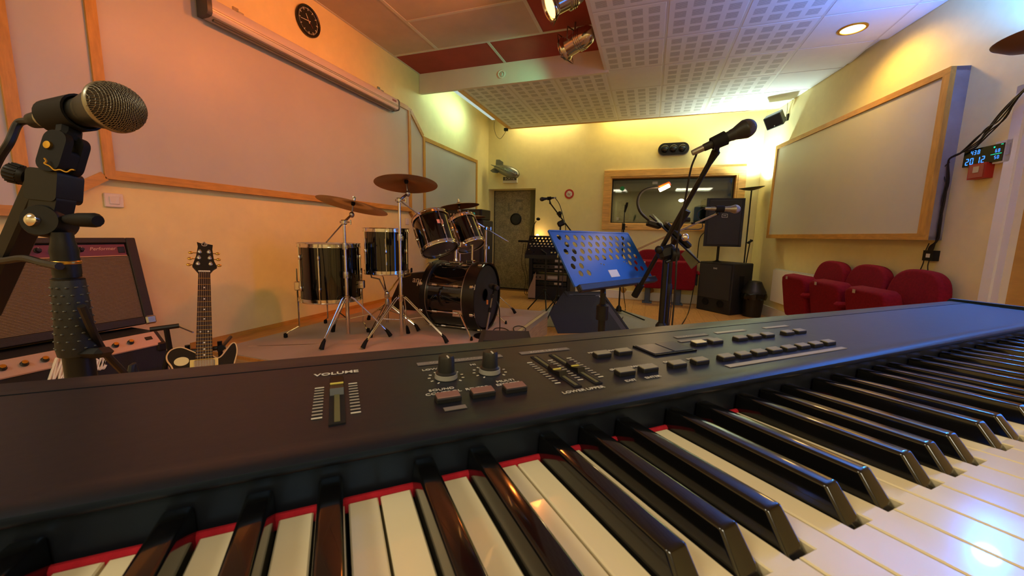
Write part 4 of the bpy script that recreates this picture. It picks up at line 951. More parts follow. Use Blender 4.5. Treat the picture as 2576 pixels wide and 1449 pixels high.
MB().prism([(-.0285, -.02), (.0285, -.02), (.0215, .453), (-.0215, .453)], gp(0, 0, -.022), gx, gy, .024, en=gn).obj('neck', mat('neck_wood', '#4a2a18', .4), gt)
MB().prism([(-.028, .026), (.028, .026), (.0215, .453), (-.0215, .453)], gp(0, 0, .002), gx, gy, .005, en=gn).obj('fretboard', mat('rosewood', '#2b1a12', .45, var=.3, scale=40), gt)
sl = .628
for k in range(1, 22):
    b = .452-sl*(1-2**(-k/12)); w = .0213+(.452-b)*.0155
    MB().box(gp(0, b, .0075), (2*w, .0022, .0016), Matrix((gx, gy, gn)).transposed()).obj('fret', GOLD, gt, smooth=False)
for k in (3, 5, 7, 9, 15, 17, 19, 21):
    b = .452-sl*(1-(2**(-k/12)+2**(-(k-1)/12))/2); MB().lathe([(0, .0006), (.0032, .0006), (.0032, 0)], gp(0, b, .007), gn, 10).obj('inlay_dot', LETTER, gt)
for s in (-1, 1):
    b = .452-sl*(1-(2**(-1)+2**(-11/12))/2); MB().lathe([(0, .0006), (.0032, .0006), (.0032, 0)], gp(s*.013, b, .007), gn, 10).obj('inlay_dot', LETTER, gt)
MB().box(gp(0, .455, .006), (.043, .006, .009), Matrix((gx, gy, gn)).transposed(), bev=.001).obj('nut', LETTER, gt)
head = [(-.022, .455), (-.034, .475), (-.043, .49), (-.030, .545), (-.024, .60), (-.028, .625), (-.012, .618), (.0, .628), (.012, .616), (.032, .612), (.030, .585), (.036, .52), (.047, .487), (.034, .475), (.022, .455)]
MB().prism(head, gp(0, 0, -.014), gx, gy, .014, en=gn).obj('headstock', GBL, gt)
for s in (-1, 1):
    for i in range(3):
        b = .50+.034*i; xx = (.033-.003*i)
        MB().lathe([(.008, 0), (.0085, .002), (.004, .003), (.004, .012), (.005, .014), (0, .014)], gp(s*(xx-.010), b, 0), gn, 12).obj('tuning_post', CHROME, gt)
        MB().tube([gp(s*(xx), b, -.009), gp(s*(xx+.016), b, -.009)], .0025, 6).sphere(gp(s*(xx+.023), b, -.009), .0095, 10, (1, .8, .55), Matrix((gx, gy, gn)).transposed()).obj('tuning_peg', GOLD, gt)
for i in range(6):
    a0 = (-.016+.0064*i); a1 = (-.0255+.0102*i)
    MB().tube([gp(a0, .457, .0115), gp(a1, -.24, .014)], .0005, 4).obj('string', STEEL, gt)
for b in (.0, -.12):
    pk_ = MB().box(gp(0, b, .003), (.092, .046, .006), Matrix((gx, gy, gn)).transposed(), bev=.001).obj('pickup_ring', mat('pickup_cream', '#cdb76a', .5), gt)
    MB().box(gp(0, b, .008), (.068, .036, .008), Matrix((gx, gy, gn)).transposed(), bev=.003).obj('pickup', CHROME, pk_)
MB().box(gp(0, -.225, .006), (.09, .018, .012), Matrix((gx, gy, gn)).transposed(), bev=.004).obj('bridge', CHROME, gt)
MB().box(gp(0, -.275, .006), (.10, .018, .012), Matrix((gx, gy, gn)).transposed(), bev=.005).obj('tailpiece', CHROME, gt)
MB().lathe([(0, .002), (.0235, .002), (.0235, 0)], gp(-.072, .022, 0), gn, 24, sy=.8).obj('sticker', mat('cream_sticker', '#c9bd86', .5), gt)
MB().lathe([(.0085, .001), (.011, .001), (.011, .0005), (.0085, .0005)], gp(0, .612, 0), gn, 24).obj('emblem_ring', mat('emblem_grey', '#a59d92', .4), gt)
text('S', .017, MATS['emblem_grey'], gt, gp(0, .612, .0003), gx, gy, .0005, shear=.4, name='emblem')
for (a, b) in ((.07, -.26), (.095, -.21), (.085, -.31), (.06, -.34)): MB().lathe([(.011, 0), (.010, .012), (0, .013)], gp(a, b, 0), gn, 14).obj('control_knob', GOLD, gt)
# guitar stand
gc = gp(0, -.05, -.09); gs = thing('guitar_stand', 'black folding stand behind the electric guitar with two padded yokes', 'stand', (gc.x, gc.y, 0))
fl_ = lambda P, z: V((P.x, P.y, z))
hx = V((gx.x, gx.y, 0)).normalized(); hn = V((gn.x, gn.y, 0)).normalized()
cz = gp(0, .12, -.07)
for s in (-1, 1):
    top = gp(0, .10, -.075)+hx*s*.055; 
    MB().tube([fl_(top+hx*s*.10-hn*.10, .015), fl_(top-hn*.02, .25), top, top+Z1*.03], .009, 8).obj('leg', BLACKM, gs)
    MB().tube([top-Z1*.005, top+hn*.05+Z1*.01], .014, 8).obj('padded_yoke', RUBBER, gs)
    b0 = fl_(gp(s*.09, -.30, -.06), .12)
    MB().tube([fl_(top-hn*.02, .25), b0, b0+hn*.13, b0+hn*.15+Z1*.03], .009, 8).obj('lower_arm', RUBBER, gs)
MB().tube([gp(0, .10, -.075)-hx*.075, gp(0, .10, -.075)+hx*.075], .010, 8).obj('cross_bar', BLACKM, gs)
MB().tube([gp(0, .10, -.075)+hx*.06, atd(580, 848, 1.9)], .008, 8).obj('side_prop', BLACKM, gs)
# second folded stand between the amplifier and the guitar
q0 = atd(418, 825, 1.95); fs_ = thing('folded_stand', 'black folded stand leaning between the amplifier and the guitar', 'stand', (q0.x, q0.y, 0))
MB().tube([fl_(q0+hx*.03, .01), q0], .012, 8).obj('pole', BLACKM, fs_)
MB().tube([q0-hx*.06, q0+hx*.05+Z1*.005], .012, 8).obj('arm', BLACKM, fs_)
MB().tube([q0+hx*.05, atd(486, 836, 1.9)], .004, 6).obj('rod', STEEL, fs_)
MB().tube([fl_(q0-hx*.12, .01), q0-Z1*.12], .010, 8).obj('leg', BLACKM, fs_)
# ================================================================== FOREGROUND MICROPHONE ON ITS STAND
MD = .445
mcen = atd(286, 271, MD); mtl = atd(78, 305, MD+.03); ax = (mcen-mtl).normalized()
mic = thing('microphone', 'large vocal microphone with steel mesh grille, closest to the camera at left', 'microphone', mtl)
MBODY = mat('mic_body_grey', '#2c2d2b', .45, .3); MESHM = mat('mic_mesh', '#7d776a', .45, .8); COLR = mat('mic_collar', '#9a978a', .35, .9)
L_ = (mcen-mtl).length
MB().lathe([(.010, .030), (.0115, .034), (.0135, .06), (.0165, L_-.040), (.0176, L_-.036), (.0176, L_-.034), (.0182, L_-.033), (.0245, L_-.004), (0, L_-.001)], mtl, ax, 28).obj('handle', MBODY, mic)
MB().lathe([(.0235, L_-.004), (.0268, L_-.0035), (.0276, L_-.002), (.0276, L_+.0015), (.0266, L_+.003), (.0235, L_+.002)], mtl, ax, 36).obj('collar', COLR, mic)
R_ = .0268; a_, b_, n_ = basis(ax)
MB().lathe([(R_*.93*math.cos(t), L_+.030*math.sin(t)) for t in [PI/2*i/10 for i in range(11)]], mtl, ax, 28).obj('foam', mat('mic_foam', '#100f0d', .95), mic)
gr = MB(); 
def dome(u, v_): # u,v in [-1,1] on the dome
    r2 = u*u+v_*v_; h = math.sqrt(max(0, 1-r2)); return mtl+ax*(L_+.031*h)+a_*(R_*u)+b_*(R_*v_)
nw = 31
for i in range(nw):
    u = -0.97+1.94*i/(nw-1); lim = math.sqrt(max(0, 1-u*u))
    if lim < .1: continue
    ns = 26
    for (f_) in (0, 1):
        P = []
        for k in range(ns+1):
            w = -lim+2*lim*k/ns; p_ = dome(u, w) if f_ == 0 else dome(w, u)
            o_ = (p_-mtl-ax*L_).normalized(); P.append(p_+o_*.0004*math.sin((w*(nw-1)/1.94+i+f_)*PI))
        gr.tube(P, .00043, 4, cap=False)
gr.obj('mesh_grille', MESHM, mic)
MB().lathe([(0, 0), (.0062, 0), (.0085, .004), (.0092, .012), (.0098, .022), (0, .022)], mtl, ax, 20).obj('connector', BLACK, mic)
MB().lathe([(0, .022), (.0102, .022), (.0106, .024), (.0106, .033), (.0100, .036), (0, .036)], mtl, ax, 20).obj('connector_ring', COLR, mic)
# clip and stand
MS = thing('microphone_stand', 'black boom microphone stand with studded grip, closest to the camera at left', 'stand', (0, 0, 0))
cp0 = mtl+ax*.075
pole0 = atd(163, 640, .452); PXY = V((pole0.x, pole0.y, 0)); MS.location = (PXY.x, PXY.y, 0)
rgt = CR-CW*0; 
cl0 = mtl+ax*.045; cl1 = mtl+ax*.088
clip = MB().lathe([(.0165, .040), (.0192, .040), (.0205, .088), (.0182, .088), (.0165, .040)], mtl, ax, 24).obj('microphone_clip', RUBBER, MS)
j0 = atd(172, 352, MD+.005)
beam(MB(), mtl+ax*.066-CU*.014, j0, .016, .020, up=CW, bev=.004).obj('clip_neck', RUBBER, MS)
j1 = atd(150, 425, .448)
def slab(p, q, w, th, rr, nm, m, ext=0.0):
    p, q = V(p), V(q); d = (p-q); L = d.length+ext*2; d.normalize(); e = d.cross(CW).normalized(); n = e.cross(d).normalized()
    return MB().prism(rrect(w, L, rr, 6), (p+q)/2-n*th/2, e, d, th, en=n).obj(nm, m, MS, ang=40)
slab(j0, j1, .027, .008, .011, 'swivel_fork', RUBBER, .006).location += -CW*.009
slab(j0, j1, .027, .008, .011, 'swivel_fork', RUBBER, .006).location += CW*.009
slab(j0.lerp(j1, .35), j1, .0265, .014, .005, 'swivel', RUBBER)
MB().lathe([(0, .0165), (.0042, .016), (.0046, .013), (0, .013)], atd(148, 373, .446)+CW*.004, -CW, 14).obj('slotted_screw', GOLD, MS)
wire = [atd(x, y, .432) for x, y in ((112, 398), (117, 406), (112, 411), (126, 418), (138, 428), (152, 427), (168, 433), (180, 427), (188, 428))]
MB().tube(curve(wire, 4), .0009, 5).obj('gold_wire', GOLD, MS)
b1 = atd(140, 440, .452); b2 = atd(136, 500, .453)
slab(b1, b2, .037, .028, .006, 'boom_head', BLACK, .004)
kn = atd(52, 440, .450); k2 = atd(96, 452, .455); kd = (kn-k2).normalized()
MB().tube([k2-kd*.01, k2+kd*.02], .0035, 8).obj('knob_screw', BLACKM, MS)
mbk = MB(); aa, bb_, nn_ = basis(kd)
mbk.lathe([(0, .0), (.008, 0), (.0105, .004), (.0112, .013), (.0100, .016), (.0080, .0166), (.0075, .0150), (0, .0150)], k2+kd*.010, kd, 28)
for i_ in range(18):
    a_r = 2*PI*i_/18; mbk.tube([k2+kd*.014+(aa*math.cos(a_r)+bb_*math.sin(a_r))*.0106, k2+kd*.024+(aa*math.cos(a_r)+bb_*math.sin(a_r))*.0112], .0010, 5)
mbk.obj('locking_knob', BLACK, MS)
bo0 = atd(112, 455, .455); bo1 = atd(-40, 790, .50)
bmk = MB(); beam(bmk, bo0, bo1, .020, .024, up=CW, bev=.003); bmk.obj('boom_arm', BLACK, MS)
pl0, pl1 = atd(136, 495, .450), atd(122, 560, .452)
slab(pl0, pl1, .031, .020, .008, 'clutch_plate', BLACK, .006)
cc0 = atd(128, 560, .452); MB().lathe([(0, -.017), (.0165, -.017), (.0180, -.014), (.0180, .014), (.0165, .017), (0, .017)], cc0, -CW+CR*.35, 28).obj('clutch', BLACK, MS)
MB().lathe([(.0075, .016), (.0072, .020), (.004, .0225), (0, .023)], cc0, -CW+CR*.1-CU*.0-CR*.1, 16).obj('bolt_cap', CHROME, MS)
th = MB().tube([atd(165, 552, .450), atd(196, 553, .446), atd(240, 554, .440), atd(247, 556, .439)], [.005, .0078, .0082, .006], 12).obj('handle', RUBBER, MS)
zt = pole0.z
def pz(z): return V((PXY.x, PXY.y, z))
zz = lambda y: atp(175, y, PXY, V((-CW.x, -CW.y, 0)).normalized()).z
MB().lathe([(.0122, zz(690)), (.0122, zz(655)), (.0116, zz(645)), (.0124, zz(632)), (.0098, zz(605)), (.0095, zz(585)), (0, zz(584))][::-1], V((PXY.x, PXY.y, 0)), Z1, 20).obj('clutch_base', BLACK, MS)
MB().lathe([(.0140, zz(706)), (.0142, zz(700)), (.0118, zz(697)), (.0118, zz(664))], V((PXY.x, PXY.y, 0)), Z1, 20).obj('upper_tube', BLACKM, MS)
MB().lathe([(.0124, zz(664)), (.0131, zz(662)), (.0131, zz(658)), (.0124, zz(656)), (.0120, zz(660))], V((PXY.x, PXY.y, 0)), Z1, 20).obj('cable_clip_ring', GOLD, MS)
gz0, gz1 = zz(890), zz(700)
MB().lathe([(.0130, gz1), (.0142, gz1-.002), (.0160, (gz0+gz1)/2), (.0182, gz0+.01), (.0170, gz0), (.0130, gz0)], V((PXY.x, PXY.y, 0)), Z1, 24).obj('grip_sleeve', mat('grip_black', '#0e0f0d', .6, bump=.1, scale=60), MS)
studs = MB()
for r_ in range(9):
    for k in range(12):
        a = 2*PI*(k+.5*(r_ % 2))/12; z = gz1-.01-(gz1-gz0-.02)*r_/8; rr = .0140+.0040*(gz1-z)/(gz1-gz0)
        studs.sphere((PXY.x+rr*math.cos(a), PXY.y+rr*math.sin(a), z), .0019, 6, (1, 1, .6))
so = studs.obj('grip_studs', mat('stud_grey', '#4a4c46', .4, .3), MS); so['kind'] = 'stuff'
MB().tube([pz(.06), pz(gz0+.004)], .0138, 16).obj('lower_tube', BLACKM, MS)
hh = MB().box(pz(gz0+.002)+CR*.016, (.042, .024, .012), Matrix((CR, CW, CU)).transposed(), bev=.006).obj('height_lock', BLACK, MS)
for k in range(3):
    a = 2.3+2*PI*k/3; e = pz(.012)+V((math.cos(a), math.sin(a), 0))*.30
    MB().tube([pz(.22)+V((math.cos(a), math.sin(a), 0))*.02, e], .009, 8).obj('leg', BLACKM, MS)
MB().lathe([(.02, .16), (.028, .18), (.028, .24), (.017, .25)], pz(0), Z1, 16).obj('leg_hub', BLACK, MS)
# cable of the foreground microphone
cb_ = [mtl-ax*.0, mtl-ax*.022, atd(24, 358, .47), atd(-12, 420, .475), atd(-60, 560, .49), atd(-40, 640, .47), atd(0, 656, .465), atd(60, 650, .455), atd(110, 662, .447), atd(150, 670, .437)]
tag(MB().tube(curve(cb_, 8), .0042, 8).obj('cable', CABLE), 'thick black microphone cable arching from the foreground microphone to its stand', 'cable')
c2_ = [atd(205, 770, .445), atd(232, 830, .462), atd(262, 885, .49), atd(322, 950, .54), atd(350, 1000, .56)]
c2_.append(V((c2_[-1].x, c2_[-1].y, .3))); c2_.append(V((c2_[-1].x+.1, c2_[-1].y+.1, .012))); c2_.append(V((c2_[-1].x+.4, c2_[-1].y+.1, .012)))
tag(MB().tube(curve(c2_, 8), .0042, 8).obj('cable', CABLE), 'black cable hanging beside the studded grip of the foreground stand', 'cable')
c3_ = [atd(0, 690, .46), atd(6, 740, .46), atd(-8, 800, .465), atd(-30, 860, .47)]
# ================================================================== MICROPHONE BUILDER
def micro(label, tail, ball, rb=.0255, silver=False, group='vocal microphones'):
    tail, ball = V(tail), V(ball); ax = (ball-tail).normalized(); L = (ball-tail).length; k = rb/.0255
    t = thing('microphone', label, 'microphone', tail, group)
    MB().lathe([(.0085*k, 0), (.0105*k, .004), (.0118*k, L*.3), (.0146*k, L-.040*k), (.0160*k, L-.036*k), (.0170*k, L-.024*k), (0, L-.022*k)], tail, ax, 20).obj('handle', mat('mic_silver', '#8b8681', .35, .7) if silver else MBODY, t)
    MB().lathe([(.0165*k, L-.028*k), (.0215*k, L-.014*k), (rb*.97, L-.004), (rb*1.02, L+.001), (rb*.98, L+.004)], tail, ax, 24).obj('collar', COLR if silver else MBODY, t)
    MB().lathe([(rb*math.cos(a), L+.002+rb*1.08*math.sin(a)) for a in [PI/2*i/8 for i in range(9)]], tail, ax, 24).obj('grille', mat('grille_silver', '#9a98a0', .4, .7, bump=.5, scale=500) if silver else mat('grille_dark', '#4c463f', .45, .6, bump=.5, scale=500), t)
    MB().lathe([(0, -.03*k), (.0075*k, -.03*k), (.0085*k, -.02*k), (.009*k, .002), (0, .002)], tail, ax, 12).obj('connector', COLR, t)
    return t
def clip(t, tail, ball, frm, rb=.0255):
    tail, ball = V(tail), V(ball); ax = (ball-tail).normalized(); L = (ball-tail).length; k = rb/.0255
    MB().lathe([(.0155*k, L*.22), (.0185*k, L*.22), (.0205*k, L*.55), (.018*k, L*.55), (.0155*k, L*.22)], tail, ax, 18).obj('microphone_clip', RUBBER, t)
    c = tail+ax*L*.38; beam(MB(), c, V(frm), .014*k, .016*k, up=CW, bev=.003).obj('clip_neck', RUBBER, t)
    MB().sphere(V(frm), .013*k, 10).obj('clip_joint', BLACK, t)
def floorlegs(t, c, hub=.22, r=.32, z=0.0, a0=.4, m=BLACKM, n=3, tr=.008):
    for k in range(n):
        a = a0+2*PI*k/n; d = V((math.cos(a), math.sin(a), 0))
        L = MB().tube([V((c[0], c[1], z+hub))+d*.015, V((c[0], c[1], z+.014))+d*r], tr, 8).obj('leg', m, t)
        MB().sphere(V((c[0], c[1], z+.013))+d*r, .012, 8).obj('rubber_foot', RUBBER, L)
    MB().lathe([(.014, z+hub-.05), (.026, z+hub-.04), (.026, z+hub+.02), (.012, z+hub+.035)], (c[0], c[1], 0), Z1, 14).obj('leg_hub', BLACK, t)
# ================================================================== BLUE PERFORATED MUSIC STAND
BL_, BR_ = atd(1447, 722, 1.26), atd(1640, 690, 1.60)
dw = BR_-BL_; dw.z = 0; Wd = dw.length; dw.normalize()
def perp(px, py): d = ray(px, py); return CAM+d*(((BL_-CAM).dot(dw))/d.dot(dw))
TL_ = perp(1380, 581); dh = TL_-BL_; Hd = dh.length; dh.normalize(); dn = dw.cross(dh)
if dn.dot(CAM-BL_) < 0: dn = -dn
pole_p = atd(1514, 800, 1.36)
bsn = thing('music_stand', 'blue perforated metal music stand with a small white label', 'stand', (pole_p.x, pole_p.y, 0))
BLUEM = mat('blue_enamel', '#0a4690', .45, .1, var=.05, scale=30, spec=.6)
def perf_desk(parent, o, ew, eh, en, W, H, m, cols=10, rows=6, full=4, hole=.0115, th=.0016):
    mb = MB(); mt, ms = H*.055, W*.03; hx_ = (W-2*ms)/(cols+.5); hy_ = (H*.80)/rows; S = 12
    def P(a, b, k): return o+ew*a+eh*b+en*(th*k)
    def quad(a0, a1, b0, b1):
        if a1-a0 < 1e-6 or b1-b0 < 1e-6: return
        for k in (0, 1):
            i = len(mb.v); mb.v += [P(a0, b0, k), P(a1, b0, k), P(a1, b1, k), P(a0, b1, k)]; mb.f.append((i, i+1, i+2, i+3))
    def cell(a0, a1, b0, b1):
        ca, cb2 = (a0+a1)/2, (b0+b1)/2; ring = []
        sq = []
        for k in range(S):
            t = 2*PI*(k+.5)/S-PI; c, s = math.cos(t), math.sin(t); q = max(abs(c), abs(s)); sq.append((ca+c/q*(a1-a0)/2, cb2+s/q*(b1-b0)/2)); ring.append((ca+c*hole, cb2+s*hole))
        cor = {1: (a0, b0), 4: (a1, b0), 7: (a1, b1), 10: (a0, b1)}
        for kk in (0, 1):
            i = len(mb.v); mb.v += [P(a, b, kk) for a, b in sq]+[P(a, b, kk) for a, b in ring]
            for k in range(S): mb.f.append((i+k, i+(k+1) % S, i+S+(k+1) % S, i+S+k))
            for a, b in ((a0, b0), (a1, b0), (a1, b1), (a0, b1)):   # corner triangles
                j = len(mb.v); mb.v.append(P(a, b, kk))
                near = sorted(range(S), key=lambda k: (sq[k][0]-a)**2+(sq[k][1]-b)**2)[:2]; mb.f.append((j, i+near[0], i+near[1]))
        i = len(mb.v); mb.v += [P(a, b, 0) for a, b in ring]+[P(a, b, 1) for a, b in ring]
        for k in range(S): mb.f.append((i+k, i+(k+1) % S, i+S+(k+1) % S, i+S+k))
    quad(0, W, H-mt, H); quad(0, W, 0, H-mt-rows*hy_)
    for r in range(rows):
        b1 = H-mt-r*hy_; b0 = b1-hy_; st = ms+(hx_/2 if r % 2 else 0)
        quad(0, st, b0, b1)
        for c in range(cols):
            a0 = st+c*hx_; a1 = a0+hx_
            if r < full or c < 2 or c >= cols-2: cell(a0, a1, b0, b1)
            else: quad(a0, a1, b0, b1)
        quad(st+cols*hx_, W, b0, b1)
    return mb.obj('desk', m, parent, smooth=False)
perf_desk(bsn, BL_, dw, dh, dn, Wd, Hd, BLUEM)
lip = MB(); lip.box(BL_+dw*Wd/2-dh*.012+dn*.010, (Wd*1.0, .024, .020), Matrix((dw, dh, dn)).transposed(), .003); lip.obj('lip', mat('blue_black_lip', '#10131a', .5), bsn)
for a in (.0, 1.0): beam(MB(), BL_+dw*Wd*a, BL_+dw*Wd*a+dh*Hd, .006, .006, up=dn).obj('rim', BLUEM, bsn)
beam(MB(), BL_+dh*Hd, BL_+dw*Wd+dh*Hd, .006, .006, up=dn).obj('rim', BLUEM, bsn)
MB().box(BL_+dw*Wd*.50+dh*Hd*.16+dn*.002, (.058, .030, .001), Matrix((dw, dh, dn)).transposed()).obj('label', mat('paper_label', '#dcdfe6', .6), bsn)
for (a, b) in ((.40, .36), (.43, .34), (.71, .37), (.74, .34)): MB().sphere(BL_+dw*Wd*a+dh*Hd*b+dn*.0015, .003, 6).obj('rivet', STEEL, bsn)
ctr = BL_+dw*Wd*.5+dh*Hd*.35-dn*.03
MB().tube([(pole_p.x, pole_p.y, .30), (pole_p.x, pole_p.y, .86)], .0125, 12).obj('pole', BLACKM, bsn)
MB().tube([(pole_p.x, pole_p.y, .80), (pole_p.x, pole_p.y, .90), ctr], .010, 10).box(ctr+dn*.012, (.05, .06, .02), Matrix((dw, dh, dn)).transposed(), bev=.004).obj('tilt_bracket', BLACKM, bsn)
MB().lathe([(.0125, -.02), (.021, -.02), (.021, .03), (.0125, .035)], (pole_p.x, pole_p.y, .83), Z1, 14).obj('collar', BLACK, bsn)
floorlegs(bsn, pole_p, .34, .30, a0=1.1)
# ================================================================== TALL BOOM STAND, RIGHT OF CENTRE
clu = atd(1677, 634, 1.30)
bs1 = thing('microphone_stand', 'black boom microphone stand right of the blue music stand, boom rising to the right', 'stand', (clu.x, clu.y, 0))
be0, be1 = atd(1596, 745, 1.42), atd(1799, 385, 1.15)
MB().tube([(clu.x, clu.y, .30), (clu.x, clu.y, .78)], .0145, 12).obj('lower_tube', BLACKM, bs1)
MB().tube([(clu.x, clu.y, .76), (clu.x, clu.y, clu.z)], .0105, 12).obj('upper_tube', BLACKM, bs1)
MB().lathe([(.0105, .0), (.019, .0), (.019, .05), (.0125, .06)], (clu.x, clu.y, .75), Z1, 14).obj('collar', BLACK, bs1)
MB().tube([be0, be1], .0078, 12).obj('boom_arm', BLACKM, bs1)
MB().tube([be0, be0.lerp(be1, .10)], .0125, 12).obj('counterweight', RUBBER, bs1)
bm1 = atd(1713, 553, 1.262); bdir = (be1-be0).normalized()
MB().tube([bm1-bdir*.035, bm1+bdir*.035], [.0125, .0145], 12).tube([bm1+CR*.012, bm1+CR*.028], .008, 8).obj('boom_sleeve', BLACK, bs1)
beam(MB(), atd(1655, 640, 1.30), atd(1697, 628, 1.30), .045, .04, up=CW, bev=.010).sphere(atd(1658, 628, 1.285), .014, 12).lathe([(.018, -.012), (.024, -.01), (.024, .012), (.018, .014)], atd(1694, 640, 1.29), CR, 14).obj('clutch', BLACK, bs1)
MB().tube([atd(1694, 652, 1.29), atd(1675, 660, 1.29)], .006, 8).obj('wing_handle', BLACKM, bs1)
floorlegs(bs1, clu, .34, .33, a0=.2)
m1t, m1b = atd(1768, 373, 1.13), atd(1874, 325, 1.10)
micro('dark vocal microphone on the tall boom stand, highest microphone at right', m1t, m1b, .0262)
clip(bs1, m1t, m1b, be1)
MB().tube([be1-bdir*.03, be1+bdir*.006], [.0085, .013], 10).obj('boom_tip', BLACK, bs1)
cbl = [m1t-(m1b-m1t).normalized()*.02, atd(1752, 388, 1.14), atd(1738, 425, 1.16), atd(1724, 500, 1.20), atd(1712, 560, 1.23), atd(1704, 610, 1.25), atd(1702, 640, 1.27), atd(1700, 700, 1.27), atd(1694, 780, 1.29)]
cbl.append(V((cbl[-1].x, cbl[-1].y, .2))); cbl.append(V((cbl[-1].x+.05, cbl[-1].y+.12, .012))); cbl.append(V((cbl[-1].x+.3, cbl[-1].y+.2, .012)))
tag(MB().tube(curve(cbl, 6), .0032, 6).obj('cable', CABLE), 'black cable hanging from the tall boom stand microphone', 'cable')
# ================================================================== SECOND BOOM STAND WITH SILVER MICROPHONE
b2a, b2b, b2c = atd(1590, 633, 2.25), atd(1694, 583, 2.28), atd(1806, 537, 2.30)
bs2 = thing('microphone_stand', 'microphone stand with shiny chrome boom arm pointing at the loudspeaker', 'stand', (b2b.x, b2b.y, 0))
TINTCHROME = mat('warm_tinted_chrome', '#b5a07c', .18, 1.0)  # chrome boom; orange light reflected in it is put into the colour
MB().tube([(b2b.x, b2b.y, .32), (b2b.x, b2b.y, .80)], .0135, 12).obj('lower_tube', BLACKM, bs2); MB().tube([(b2b.x, b2b.y, .78), b2b], .010, 10).obj('upper_tube', BLACKM, bs2)
MB().lathe([(.010, 0), (.018, 0), (.018, .05), (.012, .06)], (b2b.x, b2b.y, .77), Z1, 14).obj('collar', BLACK, bs2)
MB().tube([b2a, b2c], .0058, 10).obj('boom_arm', TINTCHROME, bs2)
MB().sphere(b2b, .018, 12).obj('clutch', CHROME, bs2); q_ = b2b.lerp(b2c, .42); MB().tube([q_, q_.lerp(b2c, .08)], .010, 10).obj('boom_joint', BLACK, bs2)
floorlegs(bs2, b2b, .36, .33, a0=.9)
m2t, m2b = atd(1798, 525, 2.30), atd(1849, 526, 2.28)
m2d = (m2b-m2t).normalized(); m2t = m2b-m2d*.135
micro('silver vocal microphone in front of the upper loudspeaker', m2t, m2b, .0255, True)
clip(bs2, m2t, m2b, b2c)
tag(MB().tube(curve([m2t-m2d*.02, m2t-m2d*.05-Z1*.005, m2t-m2d*.07-Z1*.04, b2c.lerp(b2b, .35)-Z1*.05, b2b-Z1*.03, V((b2b.x+.02, b2b.y, .7)), V((b2b.x+.02, b2b.y, .25)), V((b2b.x+.2, b2b.y+.2, .012))], 6), .0028, 6).obj('cable', CABLE), 'thin black cable from the silver microphone', 'cable')
# ================================================================== DARK MUSIC STAND WITH CLIP LAMP
d0, d1 = atd(1652, 556, 1.62), atd(1756, 655, 1.62)
e1_ = (d1-d0); Ld = e1_.length; e1_.normalize(); vd = ray(1704, 606).normalized(); e2_ = (vd-e1_*vd.dot(e1_)).normalized(); e2_ = (e2_*math.cos(.03)+e1_.cross(e2_)*math.sin(.03)).normalized(); en_ = e1_.cross(e2_)
cen = d0.lerp(d1, .5)
ds_ = thing('music_stand', 'dark music stand seen edge-on with a lit clip lamp', 'stand', (cen.x-.03, cen.y+.12, 0))
MB().box(cen+e2_*.12, (Ld, .34, .006), Matrix((e1_, e2_, en_)).transposed(), bev=.002).obj('desk', BLACKM, ds_)
MB().box(d1+e2_*.12-en_*.020, (.004, .30, .042), Matrix((e1_, e2_, en_)).transposed()).obj('lip', mat('grey_lip', '#4c4843', .5), ds_)
beam(MB(), d0.lerp(d1, .12)+en_*.016, d0.lerp(d1, .72)+en_*.016, .05, .024, up=en_, bev=.006).obj('spine', BLACK, ds_)
MB().sphere(cen+en_*.03-e2_*.05, .017, 12).obj('tilt_knob', CHROME, ds_)
pc_ = V((cen.x-.03, cen.y+.12, 0))
MB().tube([(pc_.x, pc_.y, .30), (pc_.x, pc_.y, cen.z-.05), cen+e2_*.05+en_*.015], .0115, 10).obj('pole', BLACKM, ds_)
floorlegs(ds_, pc_, .30, .28, a0=2.0)
lc = atd(1640, 553, 1.60)
lp = thing('clip_lamp', 'small lit clip lamp with curved gooseneck on the dark music stand', 'lamp', lc)
beam(MB(), atd(1628, 560, 1.60), atd(1662, 570, 1.60), .022, .03, up=CW, bev=.004).tube([atd(1634, 542, 1.6), atd(1652, 557, 1.6)], .004, 6).obj('clip', BLACK, lp)
MB().tube(curve([atd(1632, 554, 1.60), atd(1612, 535, 1.60), atd(1604, 512, 1.60), atd(1609, 490, 1.60), atd(1624, 477, 1.60), atd(1648, 472, 1.60), atd(1662, 474, 1.6)], 8), .0052, 10).obj('gooseneck', BLACK, lp)
lh = MB(); beam(lh, atd(1655, 475, 1.60), atd(1687, 461, 1.60), .020, .008, up=CW, bev=.004); lh.obj('lamp_head', mat('lamp_orange', '#c05a14', .4), lp)
le = MB(); beam(le, atd(1658, 479, 1.594), atd(1685, 466, 1.594), .016, .005, up=CW, bev=.002); le.obj('lamp_light', mat('lamp_glow', '#ffffff', .5, emit=(1, .72, .36), estr=9), lp)
light('clip_lamp_light', 'POINT', atd(1672, 480, 1.57), 1.2, (1, .62, .28), shadow_soft_size=.02)
